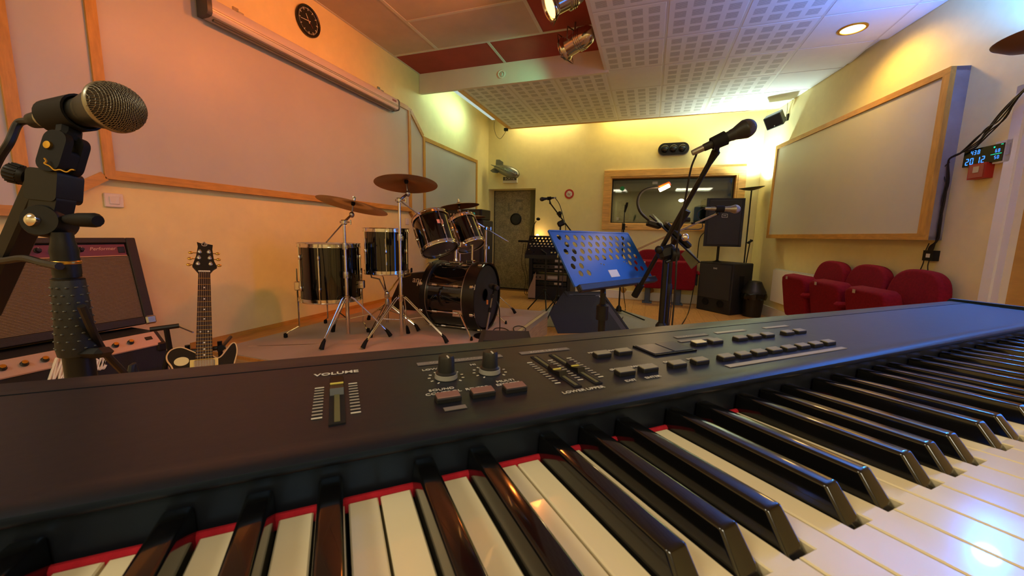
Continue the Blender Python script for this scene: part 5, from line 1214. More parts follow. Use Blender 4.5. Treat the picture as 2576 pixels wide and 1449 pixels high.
# ================================================================== THIN STAND BY THE WINDOW, FAR STANDS
tb = atz(1556, 788, 0); ty = tb.y
ts = thing('microphone_stand', 'thin black microphone stand without microphone, in front of the window', 'stand', (tb.x, tb.y, 0))
tp = aty(1571, 515, ty)
MB().tube([(tb.x, tb.y, .05), (tb.x, tb.y, 1.22)], .011, 8).obj('lower_tube', BLACKM, ts); MB().tube([(tb.x, tb.y, 1.20), (tb.x, tb.y, tp.z)], .006, 8).obj('upper_tube', BLACKM, ts)
MB().lathe([(.008, 0), (.02, 0), (.02, .08), (.008, .09)], (tb.x, tb.y, 1.2), Z1, 12).tube([(tb.x, tb.y, 1.24), (tb.x+.05, tb.y, 1.24)], .006, 6).obj('collar', BLACK, ts)
MB().tube([(tb.x, tb.y, tp.z-.1), (tb.x+.02, tb.y-.01, tp.z-.02), (tb.x+.03, tb.y-.02, tp.z+.03)], [.012, .018, .014], 8).obj('clip', RUBBER, ts)
MB().lathe([(.045, .03), (.035, .09), (.012, .12)], (tb.x, tb.y, 0), Z1, 14).obj('leg_hub', BLACK, ts)
for e in (atz(1621, 805, .012), V((tb.x-.28, tb.y+.05, .012)), V((tb.x-.05, tb.y+.3, .012))): MB().tube([(tb.x, tb.y, .06), e], .009, 6).obj('leg', BLACKM, ts)
tag(MB().tube(curve([aty(1566, 560, ty), aty(1562, 640, ty-.03), aty(1569, 740, ty-.05), atz(1573, 778, .012), atz(1562, 806, .012), atz(1540, 815, .012)], 6), .006, 6).obj('cable', CABLE), 'grey-black cable falling beside the thin stand to the rug', 'cable')
# far boom stand with microphone over the black music stand
jn = atd(1410, 561, 4.9); fm = thing('microphone_stand', 'far black boom microphone stand left of the blue music stand', 'stand', (jn.x, jn.y, 0))
MB().tube([(jn.x, jn.y, .25), jn], .011, 10).obj('pole', BLACKM, fm)
fe0, fe1 = atd(1440, 586, 4.85), atd(1384, 511, 5.0)
MB().tube([fe0, fe1], .009, 8).obj('boom_arm', BLACKM, fm); beam(MB(), atd(1403, 566, 4.88), atd(1420, 558, 4.88), .07, .06, up=CW, bev=.015).obj('clutch', BLACK, fm)
MB().sphere(atd(1408, 537, 4.93), .03, 10).tube([atd(1403, 536, 4.94), atd(1410, 545, 4.92)], .02, 8).obj('boom_sleeve', BLACK, fm)
floorlegs(fm, jn, .3, .33, a0=.3)
f0, f1 = atd(1390, 498, 5.0), atd(1364, 501, 5.0); f0 = f1+(f0-f1).normalized()*.15
micro('far vocal microphone on the boom stand near the metal door', f0, f1, .028, False)
clip(fm, f0, f1, fe1, .028)
tag(MB().tube(curve([f0, atd(1398, 500, 5.0), atd(1408, 516, 4.97), atd(1418, 550, 4.93), atd(1423, 580, 4.9), V((jn.x+.06, jn.y, .7)), V((jn.x+.06, jn.y, .15)), V((jn.x+.2, jn.y+.1, .012))], 6), .005, 6).obj('cable', CABLE), 'cable hanging from the far boom microphone', 'cable')
# black perforated music stand
kc = atz(1369, 784, 0); kst = thing('music_stand', 'black perforated music stand in front of the equipment rack', 'stand', (kc.x, kc.y, 0))
kx0 = atd(1320, 645, depth(V((kc.x, kc.y, .7)))); kw = RT*.50; kh = (V((0, 0, .26))+fw(kc)*.12+RT*.05); kH = kh.length
perf_desk(kst, kx0, RT, kh.normalized(), RT.cross(kh.normalized()), .46, kH+.04, mat('black_enamel', '#0d0d0e', .4, .3), 8, 6, 4, .013)
beam(MB(), kx0-fw(kc)*.025, kx0+RT*.46-fw(kc)*.025, .05, .02, up=fw(kc)).obj('lip', BLACKM, kst)
MB().tube([(kc.x, kc.y, .2), (kc.x, kc.y, kx0.z+.05), kx0+RT*.23+Z1*.1], .012, 10).obj('pole', BLACKM, kst)
floorlegs(kst, kc, .30, .26, a0=.9, tr=.010)
# equipment rack by the door
rk = thing('equipment_rack', 'black equipment rack with stacked audio units beside the metal door', 'rack', (-1.62, 6.55, 0))
RX0, RX1, RY0, RY1 = -1.93, -1.20, 6.38, 6.85
MB().box((-1.90, 6.6, .42), (.06, .5, .84), bev=.006).obj('side_panel', TOLEX, rk); MB().box((-1.23, 6.6, .42), (.06, .5, .84), bev=.006).obj('side_panel', TOLEX, rk)
MB().box((-1.565, 6.6, .12), (.61, .46, .24), bev=.006).obj('drawer_base', TOLEX, rk); MB().box((-1.565, 6.6, .84), (.73, .5, .03), bev=.006).obj('top_panel', TOLEX, rk)
MB().prism([(-1.93, .02), (-1.80, .02), (-1.80, .48), (-1.93, .15)], (0, 6.345, 0), X1, Z1, .004, en=(0, -1, 0)).obj('cover_flap', mat('beige_cover', '#a98d78', .7), rk)
for i, (z, h, m) in enumerate(((.285, .07, mat('rack_black', '#171514', .5)), (.385, .10, mat('rack_tan', '#75665a', .4, .4)), (.50, .05, MATS['rack_black']), (.57, .07, mat('rack_grey', '#3a3532', .5)), (.67, .08, MATS['rack_black']))):
    u = MB().box((-1.565, 6.57, z), (.59, .40, h), bev=.004).obj('rack_unit', m, rk)
    for k in range(4 if i != 1 else 2): MB().lathe([(.014, 0), (.012, .014), (0, .015)], (-1.80+.07*k, 6.37, z), (0, -1, 0), 10).obj('unit_knob', BLACK, u)
    MB().box((-1.50 if i == 1 else -1.42, 6.368, z+.005), (.20 if i == 1 else .12, .004, h*.5)).obj('unit_label', mat('unit_label', '#b5a79a', .6), u)
sk_ = thing('synthesizer', 'small black keyboard on top of the equipment rack, seen end-on', 'keyboard', (-1.70, 6.55, .855))
MB().box((-1.62, 6.52, .905), (.70, .30, .09), bev=.01).obj('case', BLACK, sk_)
for k in range(10): MB().box((-1.92+.05*k, 6.372, .93), (.045, .03, .05)).obj('key', IVORY, sk_)
sb_ = thing('wall_shelf', 'narrow dark shelf board projecting in front of the metal door', 'shelf', aty(1328, 607, 6.6))
pS = aty(1328, 607, 6.6); MB().box(pS, (.30, .20, .035), bev=.004).obj('board', BLACKM, sb_); MB().tube([pS+X1*.1, pS+X1*.22-Z1*.02, V((pS.x+.22, pS.y, .87))], .01, 8).obj('bracket', BLACKM, sb_)
gl = thing('gooseneck_microphone', 'small gooseneck microphone rising from the rack in front of the door', 'microphone', aty(1337, 596, 6.5))
MB().tube(curve([aty(1337, 598, 6.5)-Z1*.12, aty(1337, 596, 6.5), aty(1342, 570, 6.5), aty(1349, 556, 6.5)], 5), .006, 8).obj('gooseneck', BLACKM, gl); MB().sphere(aty(1354, 551, 6.5), .03, 12, (1.2, 1, .9)).obj('capsule', BLACK, gl)
wl = aty(1352, 594, 6.98); gw = thing('table_lamp', 'small glowing lamp behind the equipment rack by the door', 'lamp', wl)
MB().lathe([(0, -.03), (.03, -.02), (.035, .01), (.02, .035), (0, .04)], wl, Z1, 14).obj('bulb', mat('warm_bulb', '#ffffff', .5, emit=(1, .62, .25), estr=5), gw); MB().tube([wl-Z1*.03, V((wl.x, wl.y, .86)), V((wl.x, wl.y, 0.01))], .008, 6).lathe([(.07, .005), (.07, .02), (.01, .03)], (wl.x, wl.y, 0), Z1, 14).obj('stem', BLACKM, gw)
light('table_lamp_light', 'POINT', wl+Z1*.03, 4, (1, .6, .22), shadow_soft_size=.04)
for i, (x0, y0, x1) in enumerate(((1318, 612, 1322), (1322, 612, 1327))):
    tag(MB().tube(curve([aty(x0, y0, 6.55), aty(x0-6+5*i, 660, 6.6), aty(x1, 700, 6.6), aty(x1-2, 738, 6.4), atz(1335, 742, .01)], 6), .004, 6).obj('cable', CABLE), 'thin cable hanging before the metal door, %s of two' % ('left' if i == 0 else 'right'), 'cable')
# ================================================================== FLOOR MONITORS
def wedge(label, A, B_, C_, T_, ex, logo, group='floor monitor wedges'):
    t = thing('floor_monitor', label, 'loudspeaker', (A.x, A.y, 0), group)
    pl = [A, B_, T_, C_]; mb = MB(); n4 = 4
    mb.v = [V(p) for p in pl]+[V(p)+ex for p in pl]; mb.f = [(3, 2, 1, 0), (4, 5, 6, 7), (0, 1, 5, 4), (1, 2, 6, 5), (2, 3, 7, 6), (3, 0, 4, 7)]
    mb.obj('cabinet', TOLEX, t, smooth=False)
    u = ex.normalized(); w = (T_-B_).normalized(); n = u.cross(w); n = n if n.z > 0 else -n; We, Wh = ex.length, (T_-B_).length
    o = B_+n*.002
    def q(a, b, c=0.0): return o+u*We*a+w*Wh*b+n*c
    M3 = Matrix((u, w, n)).transposed()
    mat('speaker_grille', '#2b292a', .7, bump=.3, scale=220); MB().box(q(.5, .36, .004), (We*.90, Wh*.64, .010), M3, .003).obj('grille', mat('monitor_grille', '#47454a', .65, bump=.3, scale=220), t)
    hn_ = MB().prism([(-.38, -.10), (.38, -.10), (.42, .10), (-.42, .10)], q(.5, .83, -.0), u*We, w*Wh, .006, en=n).obj('horn_rim', mat('horn_grey', '#4a4744', .4), t)
    MB().prism([(-.18, -.07), (.18, -.07), (.34, .08), (-.34, .08)], q(.5, .83, .0062), u*We, w*Wh, .001, en=n).obj('horn_throat', RUBBER, hn_)
    for a in (.02, .98): beam(MB(), q(a, 0, .004), q(a, 1, .004), .03, .016, up=n, bev=.004).obj('edge_strip', TOLEX, t)
    if logo: text('DAS', .040, LETTER, t, q(.40, .58, .010), u, w, .001, name='logo', bold=.001); MB().box(q(.40, .59, .0105), (.012, .05, .001), M3 @ Matrix.Rotation(-.4, 3, 'Z')).obj('logo_mark', mat('logo_red', '#b0342c', .5), t); MB().box(q(.80, .86, .0075), (.05, .028, .001), M3).obj('sticker', MATS['paper_label'], t)
    hc = (A+B_+T_+C_)/4; nn = (B_-A).cross(T_-A).normalized(); nn = nn if nn.dot(CAM-hc) > 0 else -nn
    MB().box(hc+nn*.001, (.11, .06, .006), Matrix((ex.normalized().cross(nn).normalized() if False else (B_-A).normalized(), nn.cross((B_-A).normalized()), nn)).transposed() @ Matrix.Rotation(1.0, 3, 'Z'), .002).obj('handle_recess', RUBBER, t)
    return t
A_, B2 = atz(1403, 839, .0), atz(1487, 835, .0)
pn = (B2-A_).cross(Z1).normalized()
C2, T2 = atd(1381, 788, depth(A_)+.10), atd(1419, 733, depth(A_)+.30)
ex_ = RT*.46+fw(A_)*.06
wedge('black floor monitor wedge with horn, on the floor right of the stage platform', A_, B2, C2, T2, ex_, True)
A3, B3 = atd(1195, 905, 2.55), atd(1290, 905, 2.55); A3.z = B3.z = 0
T3 = atd(1212, 843, 2.62); C3 = V((T3.x, T3.y, 0))
wA = atz(1200, 1010, 0)
A3 = V((-.93, 2.30, 0)); e3 = V((.40, .16, 0)); f3 = V((-.05, .33, 0)); z3 = atd(1260, 848, depth(V((-.75, 2.6, .4)))).z
t_ = thing('floor_monitor', 'black floor monitor just behind the piano, only its top edge showing', 'loudspeaker', A3, 'floor monitor wedges')
bs_ = atd(1202, 862, 2.42); bs_e = atd(1340, 846, 2.42); bk = atd(1212, 840, 2.66); bk_e = atd(1330, 838, 2.66)
bs_e.z = bs_.z; bk.z = bk_e.z = bs_.z+.02
mb = MB().hexa([V((p.x, p.y, 0.01)) for p in (bs_, bs_e, bk_e, bk)]+[bs_, bs_e, bk_e, bk]); mb.obj('cabinet', TOLEX, t_, smooth=False)
MB().hexa([p+Z1*.001 for p in (bs_.lerp(bk_e, .1), bs_e.lerp(bk, .1), bk_e.lerp(bs_, .1), bk.lerp(bs_e, .1))]+[p+Z1*.008 for p in (bs_.lerp(bk_e, .1), bs_e.lerp(bk, .1), bk_e.lerp(bs_, .1), bk.lerp(bs_e, .1))]).obj('grille', MATS['speaker_grille'], t_)
# ================================================================== PA SPEAKER ON SUBWOOFER
s0_, s1_ = atz(1750, 776, 0), atz(1834, 794, 0); s1_.z = s0_.z = 0
e1 = (s1_-s0_); Ws = e1.length; e1.normalize(); e2 = V((-e1.y, e1.x, 0)); zs_ = .752
sub = thing('subwoofer', 'black subwoofer cabinet with two round ports standing on the floor', 'loudspeaker', s0_+e1*Ws/2)
Rm = Matrix((e1, e2, Z1)).transposed()
MB().box(s0_+e1*Ws/2+e2*.22+Z1*(zs_/2), (Ws, .44, zs_), Rm, .012).obj('cabinet', TOLEX, sub)
MB().box(s0_+e1*Ws/2-e2*.004+Z1*(zs_*.62), (Ws*.9, .008, zs_*.68), Rm, .002).obj('grille', MATS['speaker_grille'], sub)
for a in (.28, .72): MB().lathe([(.045, .010), (.055, .010), (.055, 0), (.045, -.002), (.045, .010)], s0_+e1*Ws*a-e2*.001+Z1*.145, -e2, 24).lathe([(0, .002), (.046, .002)], s0_+e1*Ws*a+Z1*.145, -e2, 24).obj('port', RUBBER, sub)
text('DAS', .034, LETTER, sub, s0_+e1*Ws*.5-e2*.0085+Z1*(zs_*.88), e1, Z1, .001, name='logo')
hb = s0_+e1*(Ws+.001)+e2*.2; MB().box(hb+Z1*.46, (.008, .10, .22), Rm, .002).obj('handle_recess', RUBBER, sub)
tsx = aty(1822, 560, 6.46)
F0, F1, F2 = aty(1778, 500, 6.42), aty(1877, 497, 6.42), aty(1768, 619, 6.42)
spk = thing('loudspeaker', 'black loudspeaker on a pole above the subwoofer', 'loudspeaker', (tsx.x, 6.55, F2.z))
cx_ = (F0.x+F1.x)/2; Wt = F1.x-F0.x; z0_, z1_ = F2.z, (F0.z+F1.z)/2; Rt = rotz(.12)
def sv(a, b, z): return V((cx_, 6.42, z))+Rt @ V((a, b, 0))
mb = MB().hexa([sv(-Wt/2, 0, z0_), sv(Wt/2, 0, z0_), sv(Wt*.33, .36, z0_), sv(-Wt*.33, .36, z0_), sv(-Wt/2, 0, z1_), sv(Wt/2, 0, z1_), sv(Wt*.33, .36, z1_), sv(-Wt*.33, .36, z1_)]); mb.obj('cabinet', TOLEX, spk, smooth=False)
MB().box(sv(0, -.005, (z0_+z1_)/2), (Wt*.86, .012, (z1_-z0_)*.92), Rt, .003).obj('grille', MATS['speaker_grille'], spk)
for s in (-1, 1): MB().box(sv(s*Wt*.465, -.007, (z0_+z1_)/2), (Wt*.07, .018, z1_-z0_), Rt, .004).obj('edge_strip', TOLEX, spk)
MB().box(sv(0, -.013, z0_+(z1_-z0_)*.64), (.075, .004, .05), Rt, .001).obj('badge', LETTER, spk)
MB().box(sv(0, -.0145, z0_+(z1_-z0_)*.64), (.066, .004, .041), Rt, .001).obj('badge_field', BLACK, spk)
text('DAS', .022, LETTER, spk, sv(0, -.0168, z0_+(z1_-z0_)*.64), Rt @ X1, Z1, .0008, name='logo')
pb = sv(0, .15, 0)
MB().tube([V((pb.x, pb.y, zs_)), V((pb.x, pb.y, z0_))], .018, 12).lathe([(.06, zs_), (.06, zs_+.01), (.03, zs_+.02), (.019, zs_+.03)], (pb.x, pb.y, 0), Z1, 16).obj('pole', BLACKM, spk)
# ================================================================== UPLIGHTER, BIN
ly = 6.80; ld_ = aty(1891, 476, ly)
ul = thing('uplighter_lamp', 'black floor uplighter with flat dish in the corner behind the loudspeaker', 'lamp', (ld_.x, ly, 0))
MB().lathe([(0, -.02), (.03, -.018), (.10, -.004), (.165, .022), (.168, .028), (.16, .026), (.09, .004), (0, -.006)], ld_, V((-.10, -.06, 1)), 36).obj('dish', mat('lamp_black', '#1b1714', .5), ul)
MB().tube([(ld_.x, ly, .02), ld_-Z1*.015], .010, 10).obj('pole', BLACKM, ul); MB().lathe([(0, 0), (.13, 0), (.13, .02), (.03, .03), (.011, .045)], (ld_.x, ly, 0), Z1, 24).obj('base', BLACKM, ul)
MB().lathe([(0, 0), (.04, 0), (.04, .006), (0, .008)], ld_+Z1*.008, Z1, 16).obj('bulb', mat('halogen', '#ffffff', .5, emit=(.9, .97, 1), estr=30), ul)
light('uplighter_light', 'SPOT', ld_+Z1*.03, E_TORCH, COOL, ld_+Z1*2+V((-.0, -.05, 0)), spot_size=math.radians(135), spot_blend=.9, shadow_soft_size=.05)
fk = thing('folded_microphone_stand', 'thin folded black microphone stand leaning beside the uplighter pole', 'stand', aty(1874, 690, 6.75))
MB().tube([V((1.30, 6.74, .01)), aty(1877, 660, 6.74), aty(1888, 602, 6.74)], .008, 8).obj('pole', BLACKM, fk); beam(MB(), aty(1880, 612, 6.73), aty(1893, 604, 6.73), .03, .04, up=CW, bev=.006).obj('clutch', BLACK, fk)
bn = V((1.455, 6.34, 0)); bi = thing('waste_bin', 'black plastic waste bin with domed lid and bin bag by the subwoofer', 'bin', bn)
MB().lathe([(.0, .002), (.115, .002), (.14, .30), (.15, .34), (.152, .345), (.14, .34), (0, .33)], bn, Z1, 28).obj('bucket', mat('bin_black', '#121212', .4), bi)
MB().lathe([(.158, .30), (.162, .31), (.160, .37), (.15, .385), (.12, .44), (.09, .505), (.06, .515), (0, .518)], bn, Z1, 28, sy=.95).obj('lid', mat('bin_lid', '#1c1b19', .45), bi)
bag = MB(); n_b = 28
for k in range(n_b):
    pass
bag.lathe([(.150, .345), (.166, .335), (.168, .29), (.160, .262), (.150, .258)], bn, Z1, 28); 
for v_ in bag.v: v_ += V((random.uniform(-.006, .006), random.uniform(-.006, .006), random.uniform(-.012, .012)))
bag.obj('bin_bag', mat('bag_black', '#0d0d0d', .18), bi)
# ================================================================== SEATS
def seat(label, group):
    t = thing('theatre_seat', label, 'seat', (0, 0, 0), group)       # local: x across, -y forward, back against y = 0
    def pad(poly, o, ea, eb, th, nm, rr=.03):
        bm = bmesh.new(); vs = [bm.verts.new(V(o)+V(ea)*a+V(eb)*b) for a, b in poly]; f = bm.faces.new(vs)
        r = bmesh.ops.extrude_face_region(bm, geom=[f]); en = V(ea).cross(V(eb)).normalized(); bmesh.ops.translate(bm, vec=en*th, verts=[g for g in r['geom'] if isinstance(g, bmesh.types.BMVert)])
        bmesh.ops.recalc_face_normals(bm, faces=bm.faces)
        es = [e for e in bm.edges if len(e.link_faces) == 2 and e.calc_face_angle(0) > 1.0]
        bmesh.ops.bevel(bm, geom=es, offset=rr, segments=4, profile=.6, affect='EDGES')
        me = bpy.data.meshes.new(nm); bm.to_mesh(me); bm.free(); return finish(nm, me, REDV, t, ang=60)
    sm = lambda pl: [(p.x, p.y) for p in curve([(a, b, 0) for a, b in pl], 3, True)]
    bp_ = [(-.24, 0), (.24, 0), (.255, .22), (.25, .36), (.215, .47), (.15, .53), (.06, .552), (-.06, .552), (-.15, .53), (-.215, .47), (-.25, .36), (-.255, .22)]
    pad(sm(bp_), (0, -.06, .34), X1, V((0, .12, 1)).normalized(), .09, 'backrest', .028)
    cp_ = [(-.205, 0), (.205, 0), (.225, .08), (.228, .38), (.215, .44), (.17, .465), (-.17, .465), (-.215, .44), (-.228, .38), (-.225, .08)]
    pad(cp_, (0, -.24, .285), X1, V((0, -.16, 1)).normalized(), .13, 'seat_cushion', .035)
    tg = MB().box((-.08, -.448, .70), (.03, .003, .03)).obj('number_tag', mat('tag_silver', '#c7b9b0', .4, .5), t)
    MB().box((0, -.14, .20), (.09, .13, .40), bev=.01).obj('pedestal', mat('blue_grey_metal', '#46536a', .45, .3), t)
    MB().box((0, -.15, .006), (.16, .24, .012), bev=.003).obj('foot_plate', MATS['blue_grey_metal'], t)
    ar = MB().box((.262, -.31, .555), (.06, .32, .05), bev=.02).obj('armrest', REDV, t); MB().box((.262, -.14, .43), (.03, .10, .19), bev=.006).obj('armrest_support', MATS['blue_grey_metal'], ar)
    return t
angR = math.atan2(RWN.y, RWN.x)-PI/2     # local +y along the wall normal
names = ('red folded theatre seat by the right wall, nearest to the white heater', 'red folded theatre seat by the right wall, middle of three', 'red folded theatre seat by the right wall, nearest to the camera')
st0 = seat(names[0], 'red theatre seats')
for k in range(3):
    p = rw(1.50+.525*k, 0, .05)
    if k == 0: st0.location = p; st0.rotation_euler = (0, 0, angR)
    else: dup(st0, p, angR, names[k])
dup(st0, V((.02, YB-.03, 0)), 0, 'red folded theatre seat under the window, partly behind the blue music stand')
dup(st0, V((.50, YB-.03, 0)), 0, 'red folded theatre seat under the window, beside the subwoofer')
# ================================================================== RIGHT WALL: board, speaker, heater, display, boxes, cables
wbx = thing('wall_board', 'large pale board in a wooden frame standing off the right wall', 'wall panel', rw(1.27, 1.12, 0))
def wbh(s0, s1, z0, z1, o0, o1, nm, m): return MB().hexa(wall_pts(s0, s1, z0, z1, o1, o0)).obj(nm, m, wbx, smooth=False)
S0, S1, Za, Zb = -.022, 2.54, 1.125, 2.378
wbh(S0+.045, S1-.055, Za+.045, Zb-.045, .09, .114, 'board', WBOARD)
wbh(S0, S1, Zb-.05, Zb, .09, .125, 'batten', OAK); wbh(S0, S1, Za, Za+.05, .09, .125, 'batten', OAK); wbh(S0, S0+.05, Za+.05, Zb-.05, .09, .125, 'batten', OAKV); wbh(S1-.062, S1, Za+.05, Zb-.05, .09, .125, 'batten', OAKV)
GREYB = mat('board_side', '#9a97a0', .6)
wbh(S0+.01, S1-.002, Zb-.03, Zb-.002, .0, .09, 'side', GREYB); wbh(S0+.01, S1-.002, Za+.002, Za+.03, .0, .09, 'side', GREYB); wbh(S0+.01, S0+.03, Za, Zb, 0, .09, 'side', GREYB); wbh(S1-.022, S1-.002, Za, Zb, .0, .09, 'side', mat('board_side_mottled', '#8b8690', .6, var=.2, scale=4))
ws = thing('wall_speaker', 'small black loudspeaker on a bracket high in the right corner', 'loudspeaker', rw(-.043, 2.767, 0))
wc = aty(1949, 302, 6.38); fdir = (V((0.1, 3.0, 1.0))-wc).normalized(); sa, sb2, sn_ = basis(fdir, Z1-RT*.45)
MB().box(wc, (.20, .17, .20), Matrix((sa, sb2, sn_)).transposed(), .008).obj('cabinet', mat('speaker_grey', '#2a2a2e', .5), ws)
MB().box(wc+sn_*.102, (.18, .15, .006), Matrix((sa, sb2, sn_)).transposed(), .002).obj('grille', MATS['speaker_grille'], ws)
MB().sphere(wc+sn_*.106-sb2*.055, .006, 8).obj('badge', LETTER, ws)
bkt = rw(-.06, 2.76, .0); MB().tube([wc-sn_*.09, bkt-RWN*.03], .012, 8).box(bkt-RWN*.008, (.016, .05, .09), Matrix((RWN, RWD, Z1)).transposed(), .003).obj('bracket', BLACKM, ws)
tag(MB().tube(curve([bkt-RWN*.02+Z1*.03, bkt-RWN*.02+Z1*.1, rw(-.05, 2.95, .03)], 5), .003, 5).obj('cable', CABLE), 'thin wire from the wall speaker up to the ceiling', 'cable')
ht = thing('wall_heater', 'flat white electric wall heater beside the red seats', 'heater', rw(.55, .27, 0))
MB().hexa(wall_pts(.20, 1.25, .27, .70, .085, .03)).obj('panel', mat('heater_white', '#d9d2c8', .45), ht, smooth=False); MB().hexa(wall_pts(.21, 1.24, .675, .715, .07, .03)).obj('top_vent', mat('heater_vent', '#bfc2b8', .5), ht, smooth=False); MB().hexa(wall_pts(.35, 1.1, .3, .66, .03, 0)).obj('wall_bracket', GREYB, ht, smooth=False)
# digital clock
dc = thing('digital_clock', 'black digital clock showing blue numbers on the right wall', 'clock', rw(2.775, 1.64, 0))
MB().hexa(wall_pts(2.645, 2.912, 1.645, 1.76, .035, 0)).obj('case', mat('clock_case', '#0a0c0d', .25), dc, smooth=False)
LEDB = mat('led_blue', '#103a80', .5, emit=(.05, .28, 1.0), estr=1.7); LEDG = mat('led_green', '#0b5a45', .5, emit=(.0, .8, .42), estr=1.5)
SEG = {'0': 'abcdef', '1': 'bc', '2': 'abged', '3': 'abgcd', '4': 'fgbc', '5': 'afgcd', '6': 'afgedc', '7': 'abc', '8': 'abcdefg', '9': 'abcdfg'}
def seg7(ch, s, z, h, m=LEDB):
    w = h*.52; th = h*.13; o = .0362; mb = MB()
    def br(a0, a1, b0, b1): mb.hexa([rw(s+a0, z+b0, o), rw(s+a1, z+b0, o), rw(s+a1, z+b1, o), rw(s+a0, z+b1, o)]+[rw(s+a0, z+b0, o-.0012), rw(s+a1, z+b0, o-.0012), rw(s+a1, z+b1, o-.0012), rw(s+a0, z+b1, o-.0012)])
    for g in SEG[ch]:
        if g == 'a': br(-w/2+th*.7, w/2-th*.7, h/2-th, h/2)
        if g == 'd': br(-w/2+th*.7, w/2-th*.7, -h/2, -h/2+th)
        if g == 'g': br(-w/2+th*.7, w/2-th*.7, -th/2, th/2)
        if g == 'b': br(w/2-th, w/2, th*.3, h/2-th*.5)
        if g == 'c': br(w/2-th, w/2, -h/2+th*.5, -th*.3)
        if g == 'f': br(-w/2, -w/2+th, th*.3, h/2-th*.5)
        if g == 'e': br(-w/2, -w/2+th, -h/2+th*.5, -th*.3)
    mb.obj('digit', m, dc, smooth=False)
for i, c in enumerate('2012'): seg7(c, 2.677+.033*i+(.012 if i > 1 else 0), 1.677, .046)
for i, c in enumerate('438'): seg7(c, 2.703+.022*i+(.004 if i > 1 else 0), 1.734, .030)
for i, c in enumerate('68'): seg7(c, 2.868+.018*i, 1.717, .022)
for i, c in enumerate('50'): seg7(c, 2.868+.018*i, 1.675, .022)
def ledbar(s0, s1, z0, z1, m): MB().hexa(wall_pts(s0, s1, z0, z1, .0362, .035)).obj('indicator', m, dc, smooth=False)
ledbar(2.742, 2.745, 1.720, 1.724, LEDB); ledbar(2.835, 2.905, 1.695, 1.698, LEDG); ledbar(2.848, 2.857, 1.738, 1.747, LEDG); ledbar(2.893, 2.906, 1.751, 1.755, LEDG)
fa = thing('fire_alarm', 'red square fire alarm box under the digital clock', 'alarm', rw(2.78, 1.55, 0))
MB().hexa(wall_pts(2.715, 2.835, 1.548, 1.652, .05, 0)).obj('box', mat('alarm_red', '#a82a20', .4), fa, smooth=False); MB().hexa(wall_pts(2.725, 2.825, 1.556, 1.644, .054, .05)).obj('face', mat('alarm_face', '#a1503c', .4), fa, smooth=False); MB().hexa(wall_pts(2.755, 2.795, 1.590, 1.632, .056, .054)).obj('glass', mat('alarm_glass', '#b9a884', .3), fa, smooth=False)
jb = thing('junction_box', 'white plastic wall box behind the right end of the digital clock', 'box', rw(2.90, 1.64, 0))
MB().hexa(wall_pts(2.85, 2.955, 1.635, 1.775, .03, 0)).obj('box', WHITE, jb, smooth=False); MB().hexa(wall_pts(2.925, 2.945, 1.68, 1.75, .032, .03)).obj('grille', GREYB, jb, smooth=False)
ps = thing('power_supply', 'small black power box on the right wall above the seats', 'box', rw(2.50, .97, 0))
MB().hexa(wall_pts(2.455, 2.545, .965, 1.045, .045, 0)).obj('case', BLACK, ps, smooth=False); MB().hexa(wall_pts(2.485, 2.52, .99, 1.02, .046, .045)).obj('label', LETTER, ps, smooth=False)
random.seed(3)
for k in range(6):
    P = [rw(3.02+.01*k, 2.12, .03), rw(2.968+random.uniform(-.01, .01), 2.04+random.uniform(-.012, .012), .05)]
    for u in (.25, .5, .75): P.append(rw(2.968-.317*u+random.uniform(-.02, .02), 2.04-.294*u-.03*math.sin(PI*u)+random.uniform(-.04, .035), .05+random.uniform(-.012, .015)))
    P += [rw(2.65+random.uniform(-.01, .01), 1.748, .06), rw(2.575, 1.725+random.uniform(-.008, .008), .06), rw(2.553+random.uniform(-.006, .006), 1.69, .055)]
    for u in (.25, .5, .75, 1.0): P.append(rw(2.556+random.uniform(-.012, .012), 1.69-.55*u, .045+random.uniform(-.01, .012)))
    P += [rw(2.51+.012*(k-3)*.6, 1.08, .03), rw(2.50+.008*(k-3), 1.045, .03)]
    tag(MB().tube(curve(P, 5), .0042, 6).obj('cable', CABLE), 'black cable in the bundle that runs down beside the right wall board', 'cable', 'bundled wall cables')
tag(MB().tube(curve([rw(2.56, 1.70, .05), rw(2.53, 1.66, .06), rw(2.535, 1.60, .05), rw(2.55, 1.56, .05)], 5), .0035, 6).obj('cable', CABLE), 'loose loop of black cable at the board edge', 'cable')
tag(MB().tube(curve([rw(2.475, 1.10, .03), rw(2.45, 1.02, .03), rw(2.44, .95, .02), rw(2.42, .88, .02)], 5), .0035, 6).tube(curve([rw(2.50, .965, .03), rw(2.497, .92, .03), rw(2.50, .86, .02)], 5), .0035, 6).obj('cable', CABLE), 'thin black cables dropping from the power box', 'cable')
# ================================================================== BACK WALL THINGS
sg = thing('signal_lights', 'black oval wall fixture with three round lenses above the window', 'light', (.27, YB, 2.545))
so_ = rrect(.47, .19, .094, 8); MB().prism(so_, (.268, YB, 2.548), X1, Z1, .05, en=(0, -1, 0)).obj('housing', mat('signal_black', '#17130f', .35), sg)
MB().prism(rrect(.48, .20, .099, 8), (.268, YB, 2.543), X1, Z1, .012, en=(0, -1, 0)).obj('rim', STEEL, sg)
for k in (-1, 0, 1):
    c = V((.268+.135*k, YB-.05, 2.548)); r_ = MB().lathe([(.052, 0), (.062, 0), (.062, .014), (.052, .02), (.052, 0)], c, (0, -1, 0), 24).obj('lens_ring', BLACKM, sg); MB().lathe([(.052, .004), (.045, .018), (.025, .028), (0, .031)], c, (0, -1, 0), 24).obj('lens', mat('smoked_lens', '#101216', .06, coat=.5), r_)
ns = thing('no_smoking_sign', 'small round red and white no smoking sign on the back wall', 'sign', (-1.438, YB, 1.851))
nc2 = V((-1.438, YB, 1.851)); RED = mat('sign_red', '#b3302a', .5)
